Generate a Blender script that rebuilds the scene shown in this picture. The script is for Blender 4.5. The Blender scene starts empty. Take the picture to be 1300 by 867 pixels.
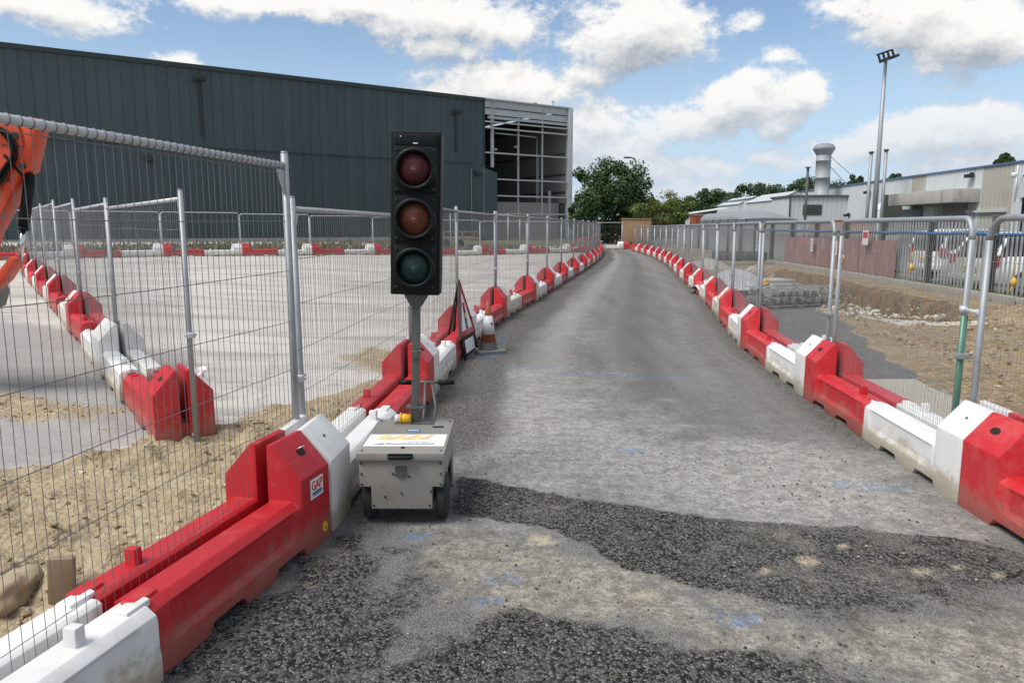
import bpy, bmesh, math, random
import numpy as np
from mathutils import Vector, Matrix, Euler
R = math.radians
random.seed(7); rng = np.random.default_rng(11)
scene = bpy.context.scene
COL = scene.collection

# ------------------------------------------------------------------ mesh helper
class MB:
    def __init__(s): s.v=[]; s.f=[]; s.m=[]; s.s=[]
    def add(s, vs, fs, mi=0, smooth=False):
        o=len(s.v); s.v+= [tuple(p) for p in vs]
        for f in fs: s.f.append([i+o for i in f]); s.m.append(mi); s.s.append(smooth)
        return s
    def box(s, c, d, mi=0, rot=None):
        hx,hy,hz=d[0]/2,d[1]/2,d[2]/2
        vs=[Vector((x,y,z)) for x in (-hx,hx) for y in (-hy,hy) for z in (-hz,hz)]
        if rot is not None:
            M=Euler(rot).to_matrix() if not isinstance(rot,Matrix) else rot
            vs=[M@v for v in vs]
        vs=[v+Vector(c) for v in vs]
        return s.add(vs,[(0,1,3,2),(4,6,7,5),(0,4,5,1),(2,3,7,6),(0,2,6,4),(1,5,7,3)],mi)
    def tube(s, pts, r, n=8, mi=0, cap=True, smooth=True):
        pts=[Vector(p) for p in pts]; rs=r if isinstance(r,(list,tuple)) else [r]*len(pts)
        rings=[]; ref=None
        for i,p in enumerate(pts):
            a=pts[max(i-1,0)]; b=pts[min(i+1,len(pts)-1)]; t=(b-a).normalized()
            if ref is None: ref=Vector((0,0,1)) if abs(t.z)<.9 else Vector((1,0,0))
            u=(ref-t*ref.dot(t)).normalized(); w=t.cross(u); ref=u
            rings.append([p+(u*math.cos(k*2*math.pi/n)+w*math.sin(k*2*math.pi/n))*rs[i] for k in range(n)])
        vs=[q for rg in rings for q in rg]; fs=[]
        for i in range(len(pts)-1):
            for k in range(n): fs.append((i*n+k,i*n+(k+1)%n,(i+1)*n+(k+1)%n,(i+1)*n+k))
        s.add(vs,fs,mi,smooth)
        if cap:
            o=len(s.v)-len(vs)
            s.f.append([o+k for k in range(n)][::-1]); s.m.append(mi); s.s.append(False)
            e=o+(len(pts)-1)*n; s.f.append([e+k for k in range(n)]); s.m.append(mi); s.s.append(False)
        return s
    def loft(s, rings, mi=0, smooth=False, caps=True, closed=True):
        n=len(rings[0]); vs=[p for r in rings for p in r]; fs=[]
        for i in range(len(rings)-1):
            for k in range(n if closed else n-1):
                fs.append((i*n+k,i*n+(k+1)%n,(i+1)*n+(k+1)%n,(i+1)*n+k))
        if caps: fs.append(tuple(range(n))[::-1]); e=(len(rings)-1)*n; fs.append(tuple(e+k for k in range(n)))
        return s.add(vs,fs,mi,smooth)
    def prism(s, poly, a, b, axis='y', mi=0):
        def P(q,t): return {'y':(q[0],t,q[1]),'x':(t,q[0],q[1]),'z':(q[0],q[1],t)}[axis]
        n=len(poly); vs=[P(q,a) for q in poly]+[P(q,b) for q in poly]
        fs=[tuple(range(n)),tuple(range(n,2*n))[::-1]]+[(i,i+n,(i+1)%n+n,(i+1)%n) for i in range(n)]
        return s.add(vs,fs,mi)
    def lathe(s, prof, c=(0,0,0), n=20, mi=0, smooth=True, sy=1.0):
        rings=[[(c[0]+r*math.cos(k*2*math.pi/n),c[1]+sy*r*math.sin(k*2*math.pi/n),c[2]+z) for k in range(n)] for r,z in prof]
        return s.loft(rings,mi,smooth)
    def xf(s, M):
        s.v=[tuple(M@Vector(p)) for p in s.v]; return s
    def build(s, name, mats, parent=None, bevel=0, seg=2, ang=28, clean=True):
        me=bpy.data.meshes.new(name); me.from_pydata(s.v,[],s.f)
        if not isinstance(mats,(list,tuple)): mats=[mats]
        for m in mats: me.materials.append(m)
        me.polygons.foreach_set('material_index',s.m); me.polygons.foreach_set('use_smooth',s.s)
        if clean:
            bm=bmesh.new(); bm.from_mesh(me)
            bmesh.ops.recalc_face_normals(bm,faces=bm.faces)
            if bevel:
                es=[e for e in bm.edges if len(e.link_faces)==2 and e.calc_face_angle(0)>R(ang)]
                bmesh.ops.bevel(bm,geom=es,offset=bevel,segments=seg,affect='EDGES',profile=.6,clamp_overlap=True)
                for f in bm.faces: f.smooth=True
            bm.to_mesh(me); bm.free()
            if bevel: me.set_sharp_from_angle(angle=R(50))
        o=bpy.data.objects.new(name,me); COL.objects.link(o)
        if parent: o.parent=parent
        return o

def tag(o,label=None,cat=None,group=None,kind=None):
    if label: o['label']=label
    if cat: o['category']=cat
    if group: o['group']=group
    if kind: o['kind']=kind
    return o
def empty(name,loc,rz=0,label=None,cat=None,group=None):
    o=bpy.data.objects.new(name,None); COL.objects.link(o); o.location=loc; o.rotation_euler=(0,0,rz)
    o.empty_display_size=.2
    return tag(o,label,cat,group)
KIDS={}
def copy_tree(o,parent=None):
    c=o.copy(); COL.objects.link(c)
    if parent is not None: c.parent=parent
    for ch in list(o.children): copy_tree(ch,c)
    return c
ORD='first second third fourth fifth sixth seventh eighth ninth tenth eleventh twelfth thirteenth fourteenth fifteenth sixteenth seventeenth eighteenth nineteenth twentieth'.split()

# ------------------------------------------------------------------ noise in numpy
def vnoise(x,y,seed=0):
    xi=np.floor(x).astype(np.int64); yi=np.floor(y).astype(np.int64); fx=x-xi; fy=y-yi
    fx=fx*fx*(3-2*fx); fy=fy*fy*(3-2*fy)
    def h(a,b):
        n=(a*374761393+b*668265263+seed*2147483647)&0x7fffffff
        n=((n^(n>>13))*1274126177)&0x7fffffff
        return ((n^(n>>16))&0xffff)/65535.0
    return (h(xi,yi)*(1-fx)+h(xi+1,yi)*fx)*(1-fy)+(h(xi,yi+1)*(1-fx)+h(xi+1,yi+1)*fx)*fy
def fbm(x,y,o=4,seed=0):
    t=0;a=.5;n=0
    for i in range(o): t=t+a*vnoise(x*2**i+17.3*i,y*2**i-9.1*i,seed+i); n+=a; a*=.5
    return t/n
def sstep(a,b,x):
    t=np.clip((x-a)/(b-a),0,1); return t*t*(3-2*t)
def poly_sd(poly,X,Y):
    d=np.full(X.shape,1e9); ins=np.zeros(X.shape,bool); n=len(poly)
    for i in range(n):
        x0,y0=poly[i]; x1,y1=poly[(i+1)%n]; ex,ey=x1-x0,y1-y0
        t=np.clip(((X-x0)*ex+(Y-y0)*ey)/(ex*ex+ey*ey+1e-12),0,1)
        d=np.minimum(d,np.hypot(X-x0-t*ex,Y-y0-t*ey))
        c=((y0>Y)!=(y1>Y))&(X<(x1-x0)*(Y-y0)/((y1-y0) if y1!=y0 else 1e-9)+x0); ins^=c
    return np.where(ins,d,-d)

# ------------------------------------------------------------------ materials
class NT:
    def __init__(s,tree): s.t=tree; s.n=tree.nodes; s.l=tree.links
    def node(s,typ,props=None,**inp):
        n=s.n.new(typ)
        for k,v in (props or {}).items(): setattr(n,k,v)
        for k,v in inp.items():
            key=k.replace('_',' '); 
            if key.startswith('i') and key[1:].isdigit(): sk=n.inputs[int(key[1:])]
            else: sk=n.inputs[key]
            s.put(sk,v)
        return n
    def put(s,sk,v):
        if isinstance(v,bpy.types.NodeSocket): s.l.new(v,sk)
        elif isinstance(v,(tuple,list)) and len(v)==3 and sk.type=='RGBA': sk.default_value=(*v,1)
        else: sk.default_value=v
    def math(s,op,a,b=0.0,c=None,clamp=False):
        n=s.n.new('ShaderNodeMath'); n.operation=op; n.use_clamp=clamp
        s.put(n.inputs[0],a); s.put(n.inputs[1],b)
        if c is not None: s.put(n.inputs[2],c)
        return n.outputs[0]
    def vmath(s,op,a,b=(0,0,0),out=0):
        n=s.n.new('ShaderNodeVectorMath'); n.operation=op
        s.put(n.inputs[0],a); s.put(n.inputs[1],b); return n.outputs[out]
    def smooth(s,x,a,b,lo=0.0,hi=1.0):
        n=s.n.new('ShaderNodeMapRange'); n.interpolation_type='SMOOTHSTEP'
        s.put(n.inputs[0],x); n.inputs[1].default_value=a; n.inputs[2].default_value=b
        n.inputs[3].default_value=lo; n.inputs[4].default_value=hi; return n.outputs[0]
    def mix(s,f,a,b,blend='MIX'):
        n=s.n.new('ShaderNodeMix'); n.data_type='RGBA'; n.blend_type=blend
        s.put(n.inputs[0],f); s.put(n.inputs[6],a); s.put(n.inputs[7],b); return n.outputs[2]
    def noise(s,vec,scale,detail=4,rough=.55,out=0):
        return s.node('ShaderNodeTexNoise',Vector=vec,Scale=scale,Detail=detail,Roughness=rough).outputs[out]
    def voro(s,vec,scale,feature='F1',out='Distance',rand=1.0):
        n=s.node('ShaderNodeTexVoronoi',{'feature':feature},Vector=vec,Scale=scale,Randomness=rand); return n.outputs[out]
    def attr(s,name):
        return s.node('ShaderNodeAttribute',{'attribute_name':name}).outputs['Fac']
    def bump(s,h,strength=.3,dist=.01,normal=None):
        n=s.node('ShaderNodeBump',Strength=strength,Distance=dist,Height=h)
        if normal is not None: s.l.new(normal,n.inputs['Normal'])
        return n.outputs[0]
def newmat(name):
    m=bpy.data.materials.new(name); m.use_nodes=True; t=NT(m.node_tree)
    b=m.node_tree.nodes['Principled BSDF']; return m,t,b
def wear(name,col,rough=.5,metal=0.0,var=.12,scale=6,dirt=None,dirtamt=.5,dscale=3,bump=0,bscale=60,objvar=.06,spec=.5,stretch=(1,1,1),lowdirt=None):
    """worn surface: base colour with blotchy variation, dirt stains and fine bump"""
    m,t,b=newmat(name)
    tc=t.node('ShaderNodeTexCoord').outputs['Object']
    oi=t.node('ShaderNodeObjectInfo').outputs['Random']
    off=t.node('ShaderNodeCombineXYZ',X=t.math('MULTIPLY',oi,37.0),Y=t.math('MULTIPLY',oi,91.0),Z=0.0).outputs[0]
    vec=t.vmath('ADD',t.vmath('MULTIPLY',tc,stretch),off)
    n1=t.noise(vec,scale,5,.6)
    val=t.math('MULTIPLY_ADD',t.math('SUBTRACT',n1,.5),2*var,1.0)
    val=t.math('ADD',val,t.math('MULTIPLY',t.math('SUBTRACT',oi,.5),2*objvar))
    hsv=t.node('ShaderNodeHueSaturation',Color=(*col,1),Value=val).outputs[0]
    c=hsv
    if dirt:
        n2=t.noise(vec,dscale,6,.65); f=t.smooth(n2,.52,.72,0,dirtamt); c=t.mix(f,c,dirt)
    if name=='grey_green_cladding':
        q=t.math('FLOOR',t.node('ShaderNodeSeparateXYZ',Vector=tc).outputs[0]); wn=t.node('ShaderNodeTexWhiteNoise',{'noise_dimensions':'1D'},W=q).outputs[0]
        c=t.node('ShaderNodeHueSaturation',Color=c,Value=t.math('MULTIPLY_ADD',wn,.22,.89)).outputs[0]
        run=t.noise(t.vmath('MULTIPLY',tc,(2.2,1,.06)),1.5,6,.7); c=t.mix(t.smooth(run,.52,.72,0,.45),c,(.075,.092,.095))
    if lowdirt:
        z=t.node('ShaderNodeSeparateXYZ',Vector=tc).outputs[2]
        n3=t.noise(vec,9,5,.7)
        f=t.smooth(t.math('ADD',z,t.math('MULTIPLY',n3,-lowdirt[1])),lowdirt[2],-lowdirt[1]*.55,0,lowdirt[3]); c=t.mix(f,c,lowdirt[0])
    b.inputs['Base Color'].default_value=(*col,1); t.l.new(c,b.inputs['Base Color'])
    t.put(b.inputs['Roughness'],t.math('MULTIPLY_ADD',t.math('SUBTRACT',n1,.5),.25,rough,clamp=True)); b.inputs['Metallic'].default_value=metal
    b.inputs['Specular IOR Level'].default_value=spec
    if bump: t.l.new(t.bump(t.noise(vec,bscale,4,.6),bump,.004),b.inputs['Normal'])
    return m
M={}
def barrier_plastic(name,col,fade,mud,objvar,mudamt):
    m,t,b=newmat(name); tc=t.node('ShaderNodeTexCoord').outputs['Object']; oi=t.node('ShaderNodeObjectInfo').outputs['Random']
    vec=t.vmath('ADD',tc,t.node('ShaderNodeCombineXYZ',X=t.math('MULTIPLY',oi,37.0),Y=t.math('MULTIPLY',oi,91.0),Z=t.math('MULTIPLY',oi,13.0)).outputs[0])
    n1=t.noise(vec,2.2,6,.65); n2=t.noise(vec,7,6,.7); n3=t.noise(vec,30,4,.65)
    sc=t.noise(t.vmath('MULTIPLY',vec,(1.3,6,17)),4.0,5,.7); sc2=t.noise(t.vmath('MULTIPLY',vec,(9,9,1.2)),3.0,5,.7)
    c=t.node('ShaderNodeHueSaturation',Color=(*col,1),Value=t.math('ADD',t.math('MULTIPLY_ADD',t.math('SUBTRACT',n1,.5),.30,1.0),t.math('MULTIPLY',t.math('SUBTRACT',oi,.5),objvar))).outputs[0]
    c=t.mix(t.math('MULTIPLY',t.smooth(t.math('ADD',n2,t.math('MULTIPLY',oi,.16)),.52,.80),.55),c,fade)      # sun bleaching
    c=t.mix(t.smooth(sc,.62,.74,0,.55),c,fade)                                     # long pale scratches
    c=t.mix(t.smooth(sc,.36,.27,0,.55),c,(.06,.05,.045))                           # tyre rubs
    c=t.mix(t.smooth(sc2,.60,.78,0,.45),c,mud)                                     # water runs
    z=t.node('ShaderNodeSeparateXYZ',Vector=tc).outputs[2]
    f=t.smooth(t.math('ADD',z,t.math('MULTIPLY',t.math('ADD',t.math('MULTIPLY',n2,1.5),t.math('MULTIPLY',n3,.6)),-.22)),-.02,-.17,0,mudamt); c=t.mix(f,c,mud)
    c=t.mix(t.smooth(n3,.60,.75,0,.3),c,mud)
    t.l.new(c,b.inputs['Base Color']); t.put(b.inputs['Roughness'],t.math('MULTIPLY_ADD',n2,.35,.30)); t.l.new(t.bump(t.math('ADD',t.noise(vec,14,3,.6),t.math('MULTIPLY',sc,.5)),.22,.006),b.inputs['Normal'])
    return m
M['red']=barrier_plastic('red_plastic',(.50,.014,.022),(.56,.10,.09),(.26,.14,.11),.22,.6)
M['_r']=wear('red_plastic',(.42,.010,.018),.42,var=.14,scale=3,dirt=(.30,.06,.05),dirtamt=.4,dscale=5,bump=.15,bscale=40,lowdirt=((.22,.12,.09),.10,.07,.75))
M['white']=barrier_plastic('white_plastic',(.74,.74,.73),(.60,.57,.52),(.40,.34,.25),.10,.85)
M['_w']=wear('white_plastic',(.72,.72,.70),.42,var=.06,scale=3,dirt=(.46,.42,.35),dirtamt=.5,dscale=4,bump=.12,bscale=40,lowdirt=((.36,.31,.22),.12,.08,.8),stretch=(1,1,.7))
M['cream']=barrier_plastic('dirty_white_plastic',(.66,.63,.56),(.50,.45,.37),(.36,.30,.21),.10,.9)
M['_c']=wear('dirty_white_plastic',(.66,.63,.55),.5,var=.08,scale=3,dirt=(.38,.32,.22),dirtamt=.6,dscale=4,bump=.12,bscale=40,lowdirt=((.30,.25,.17),.12,.08,.8))
M['galv']=wear('galvanised_steel',(.33,.35,.365),.55,metal=.4,var=.25,scale=14,dirt=(.22,.22,.22),dirtamt=.4,dscale=8,bump=.1,bscale=120)
M['galv_rail']=wear('galvanised_rail',(.55,.57,.59),.5,metal=.3,var=.2,scale=18,dirt=(.28,.24,.18),dirtamt=.55,dscale=9)
M['wire']=wear('mesh_wire',(.20,.205,.21),.5,metal=.5,var=.2,scale=4,dirt=(.12,.08,.05),dirtamt=.3)
M['wirefar']=wear('pale_mesh_wire',(.30,.31,.32),.5,metal=.4,var=.2,scale=4)
M['green_post']=wear('green_painted_steel',(.10,.22,.17),.45,metal=.3,var=.2,scale=8,dirt=(.3,.3,.3),dirtamt=.5,dscale=9)
M['black']=wear('black_plastic',(.007,.010,.011),.5,var=.3,scale=5,dirt=(.018,.022,.023),dirtamt=.4,dscale=6,spec=.2)
M['stack']=wear('dull_galvanised_duct',(.30,.32,.33),.6,metal=.1,var=.15,scale=2,dirt=(.28,.28,.27),dirtamt=.6,dscale=2)
M['cowlgrey']=wear('dull_grey_cowl',(.24,.25,.26),.6,var=.15,scale=3)
M['hole']=wear('hole_shade',(.02,.008,.008),.8)
M['rubber']=wear('tyre_rubber',(.02,.02,.021),.75,var=.3,scale=10,dirt=(.16,.14,.11),dirtamt=.5,dscale=6)
M['boxgrey']=wear('grey_painted_steel',(.275,.262,.235),.5,var=.10,scale=4,dirt=(.20,.18,.15),dirtamt=.55,dscale=7,bump=.08,bscale=60)
M['mastgrey']=wear('grey_mast_paint',(.12,.125,.115),.5,metal=.3,var=.2,scale=9,dirt=(.07,.06,.05),dirtamt=.5,dscale=14)
M['yellow']=wear('yellow_plastic',(.75,.42,.02),.4,var=.1)
M['orange']=wear('orange_paint',(.58,.055,.014),.38,var=.12,scale=3,dirt=(.25,.08,.04),dirtamt=.45,dscale=5)
M['orangeplain']=wear('orange_plastic',(.33,.085,.035),.5,var=.15,dirt=(.3,.12,.07),dirtamt=.5)
M['chrome']=wear('polished_rod',(.7,.7,.72),.2,metal=1.0,var=.05)
M['darksteel']=wear('dark_steel',(.03,.032,.034),.5,metal=.3,var=.25)
M['clad']=wear('grey_green_cladding',(.044,.069,.076),.55,metal=.0,var=.12,scale=.35,dirt=(.058,.082,.087),dirtamt=.35,dscale=.25,objvar=0)
M['cladtrim']=wear('dark_green_trim',(.022,.036,.040),.5,var=.1,objvar=0)
M['steel_light']=wear('light_grey_steel',(.50,.52,.54),.5,var=.1,scale=1,dirt=(.35,.34,.32),dirtamt=.5,dscale=1.2,objvar=0)
M['steel_mid']=wear('grey_frame_steel',(.42,.43,.44),.5,var=.12,scale=1,dirt=(.28,.28,.27),dirtamt=.5,dscale=1.2,objvar=0)
M['film']=wear('pale_plastic_film',(.55,.56,.57),.4,var=.1,scale=2,dirt=(.35,.33,.28),dirtamt=.5,dscale=1.5,bump=.6,bscale=3)
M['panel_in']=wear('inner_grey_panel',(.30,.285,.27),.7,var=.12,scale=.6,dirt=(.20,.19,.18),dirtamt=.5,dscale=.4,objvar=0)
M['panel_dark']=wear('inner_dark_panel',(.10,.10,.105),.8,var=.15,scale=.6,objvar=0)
M['shed']=wear('pale_grey_cladding',(.56,.59,.60),.55,var=.06,scale=.6,dirt=(.36,.36,.33),dirtamt=.5,dscale=.5,objvar=0,stretch=(1,1,.35))
M['shed_tan']=wear('tan_cladding',(.40,.385,.33),.6,var=.08,scale=.6,dirt=(.30,.27,.22),dirtamt=.5,dscale=.5,objvar=0)
M['concrete']=wear('stained_concrete',(.40,.39,.36),.85,var=.18,scale=1.5,dirt=(.13,.12,.10),dirtamt=.7,dscale=1.2,bump=.4,bscale=20,stretch=(1,1,.4))
M['bluetrim']=wear('blue_trim',(.09,.17,.30),.5,var=.1)
M['cable']=wear('blue_pipe',(.03,.11,.28),.45,var=.1)
M['shutter']=wear('roller_shutter',(.22,.215,.205),.6,var=.08)
M['darkglass']=wear('dark_glass',(.012,.016,.028),.12,var=.1)
M['brick']=wear('tan_board',(.32,.20,.115),.85,var=.15,scale=2,dirt=(.22,.14,.09),dirtamt=.5,dscale=1)
M['tarp']=wear('grey_tarpaulin',(.24,.26,.28),.55,var=.15,scale=1.2,dirt=(.36,.38,.40),dirtamt=.5,dscale=1,bump=.6,bscale=2.5)
M['sheet']=wear('grey_green_sheet',(.19,.22,.23),.6,var=.15,scale=1,dirt=(.12,.14,.12),dirtamt=.6,dscale=.8,objvar=.15)
M['hoard']=wear('faded_red_board',(.27,.15,.135),.75,var=.5,scale=6,dirt=(.34,.31,.29),dirtamt=.95,dscale=4,stretch=(1,1,.4))
M['pale']=wear('palisade_steel',(.34,.35,.34),.55,metal=.3,var=.15,scale=1,dirt=(.22,.20,.17),dirtamt=.5,dscale=2)
M['post_dark']=wear('dark_fence_post',(.09,.088,.08),.7,var=.25,scale=4)
M['kerb']=wear('kerb_concrete',(.30,.285,.25),.9,var=.2,scale=1.2,dirt=(.18,.165,.14),dirtamt=.6,dscale=.8,bump=.4,bscale=15)
M['carwhite']=wear('white_car_paint',(.78,.78,.79),.25,var=.03)
M['redlamp']=wear('red_lamp_lens',(.45,.015,.02),.2,var=.1)
M['wood']=wear('weathered_timber',(.24,.18,.115),.85,var=.2,scale=5,stretch=(1,1,.3),dirt=(.12,.095,.07),dirtamt=.5,bump=.4,bscale=30)
M['stone']=wear('rough_stone',(.21,.205,.195),.9,var=.25,scale=3,dirt=(.11,.11,.105),dirtamt=.6,dscale=5,bump=.7,bscale=14)
M['paper']=wear('white_paper',(.78,.78,.80),.7,var=.05)
M['reflect']=wear('white_reflective_sleeve',(.70,.71,.70),.4,var=.08,dirt=(.4,.38,.35),dirtamt=.4)
M['stkw']=wear('white_sticker',(.80,.80,.78),.45,var=.05)
M['stkr']=wear('red_print',(.55,.02,.05),.5,var=.05)
M['stkb']=wear('blue_print',(.02,.05,.22),.5,var=.05)
M['stkbl']=wear('light_blue_print',(.05,.18,.45),.5,var=.05)
M['stky']=wear('pale_yellow_print',(.80,.66,.28),.5,var=.08,scale=14)
M['stko']=wear('pale_orange_print',(.82,.50,.30),.5,var=.08,scale=14)
M['skin_green']=wear('green_print',(.02,.28,.16),.5)
M['amber']=wear('amber_print',(.75,.50,.05),.5)
M['cabin']=wear('pale_blue_cabin',(.50,.58,.66),.5,var=.06,scale=1,objvar=0)
M['bark']=wear('bark',(.075,.055,.04),.9,var=.3,scale=6,bump=.6,bscale=20)

def lens_mat(name,col):
    m,t,b=newmat(name); tc=t.node('ShaderNodeTexCoord').outputs['Object']
    v=t.voro(tc,95); n=t.noise(tc,9,4)
    c=t.mix(t.smooth(n,.35,.75),col,tuple(min(1,x*2.1+.012) for x in col)); t.l.new(c,b.inputs['Base Color'])
    b.inputs['Roughness'].default_value=.42; t.l.new(t.bump(v,.5,.003),b.inputs['Normal'])
    b.inputs['Specular IOR Level'].default_value=.3
    return m
M['lens_red']=lens_mat('red_lens',(.040,.004,.006)); M['lens_amber']=lens_mat('amber_lens',(.055,.011,.003)); M['lens_green']=lens_mat('green_lens',(.0012,.016,.015))
def leaf_mat(name,c1,c2,c3):
    m,t,b=newmat(name); ge=t.node('ShaderNodeNewGeometry').outputs['Random Per Island']
    tc=t.node('ShaderNodeTexCoord').outputs['Object']; n=t.noise(tc,.7,3)
    c=t.mix(ge,c1,c2); c=t.mix(t.smooth(n,.45,.7,0,.8),c,c3); t.l.new(c,b.inputs['Base Color'])
    b.inputs['Roughness'].default_value=.6; b.inputs['Specular IOR Level'].default_value=.25
    return m
M['leaf']=leaf_mat('dark_leaves',(.026,.058,.022),(.055,.10,.034),(.07,.12,.038))
M['leaf2']=leaf_mat('yellow_green_leaves',(.06,.10,.022),(.14,.17,.04),(.17,.19,.05))
M['leaf3']=leaf_mat('mid_leaves',(.026,.055,.022),(.06,.095,.035),(.04,.07,.03))
M['grass']=leaf_mat('grass_blades',(.06,.12,.03),(.12,.17,.05),(.20,.18,.09))
M['weed']=leaf_mat('dry_weeds',(.10,.11,.06),(.16,.14,.085),(.20,.165,.11))
# ------------------------------------------------------------------ lines of the place
def zg_np(x,y): return .22*sstep(2.5,9,-x)+.11*sstep(9,16,-x)
def zg(x,y): return float(zg_np(np.array([x]),np.array([y]))[0])
# road-side feet of the two barrier rows, at each joint of two tall blocks (metres)
LJ=[(-1.56,1.20),(-.96,3.78),(-.75,7.02),(-.55,10.2),(-.09,13.3),(.54,16.42),(1.12,19.59),(1.71,22.8),(2.34,25.96),(2.94,29.15),(3.50,32.35),(4.05,35.55),(4.58,38.75),(5.05,41.95),(5.48,45.15),(5.86,48.35),(6.2,51.5)]
RJ=[(2.52,1.05),(2.63,4.2),(2.80,7.0),(3.10,10.0),(3.60,12.9),(4.12,15.85),(4.62,18.95),(5.08,22.1),(5.60,25.4),(6.12,28.7),(6.60,32.0),(7.02,35.3),(7.40,38.6),(7.72,41.9),(7.95,45.2),(8.12,48.4),(8.2,51.5)]
def offset_line(pts,d):
    out=[]
    for i,p in enumerate(pts):
        a=pts[max(i-1,0)]; b=pts[min(i+1,len(pts)-1)]; t=Vector((b[0]-a[0],b[1]-a[1])).normalized()
        out.append((p[0]-t.y*d,p[1]+t.x*d))
    return out
LC=offset_line(LJ,.21); RC=offset_line(RJ,-.21)
def xline(line,y): return np.interp(y,[p[1] for p in line],[p[0] for p in line])

# ------------------------------------------------------------------ ground sheets
def axis(segs):
    out=[segs[0][0]]
    for a,b,s0,s1 in segs:
        x=a
        while x<b-1e-6:
            s=s0+(s1-s0)*(x-a)/(b-a); x=min(b,x+s); out.append(x)
    return np.array(out)
def sheet(name,xs,ys,zf,attrs,mat,keep=None):
    X,Y=np.meshgrid(xs,ys); nx,ny=len(xs),len(ys)
    A={k:f(X,Y) for k,f in attrs.items()}
    Z=zf(X,Y,A)
    v=np.stack([X,Y,Z],-1).reshape(-1,3)
    i=np.arange(nx*ny).reshape(ny,nx); q=np.stack([i[:-1,:-1],i[:-1,1:],i[1:,1:],i[1:,:-1]],-1).reshape(-1,4)
    if keep is not None:
        cx=X.reshape(-1)[q].mean(1); cy=Y.reshape(-1)[q].mean(1); q=q[keep(cx,cy)]
    me=bpy.data.meshes.new(name); me.vertices.add(len(v)); me.vertices.foreach_set('co',v.ravel())
    me.loops.add(q.size); me.loops.foreach_set('vertex_index',q.ravel().astype(np.int32))
    me.polygons.add(len(q)); me.polygons.foreach_set('loop_start',np.arange(0,q.size,4,dtype=np.int32))
    me.polygons.foreach_set('use_smooth',np.ones(len(q),bool)); me.update(calc_edges=True); me.validate()
    for k,a in A.items():
        at=me.attributes.new(k,'FLOAT','POINT'); at.data.foreach_set('value',a.astype(np.float32).ravel())
    me.materials.append(mat); o=bpy.data.objects.new(name,me); COL.objects.link(o); o['kind']='structure'
    return o
def soft(poly,w,amp=.12,fr=2.2,seed=1):
    return lambda X,Y: sstep(-w,w,poly_sd(poly,X,Y)+amp*2*(fbm(X*fr,Y*fr,4,seed)-.5))
def blobs(lst,seed=3):
    def f(X,Y):
        m=np.zeros(X.shape)
        for x,y,r,ry in lst:
            d=np.hypot((X-x)/r,(Y-y)/ry)+.9*(fbm(X*9/ max(1,r*3),Y*9/max(1,r*3),3,seed)-.5); m=np.maximum(m,1-sstep(.6,1.15,d))
        return m
    return f

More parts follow.
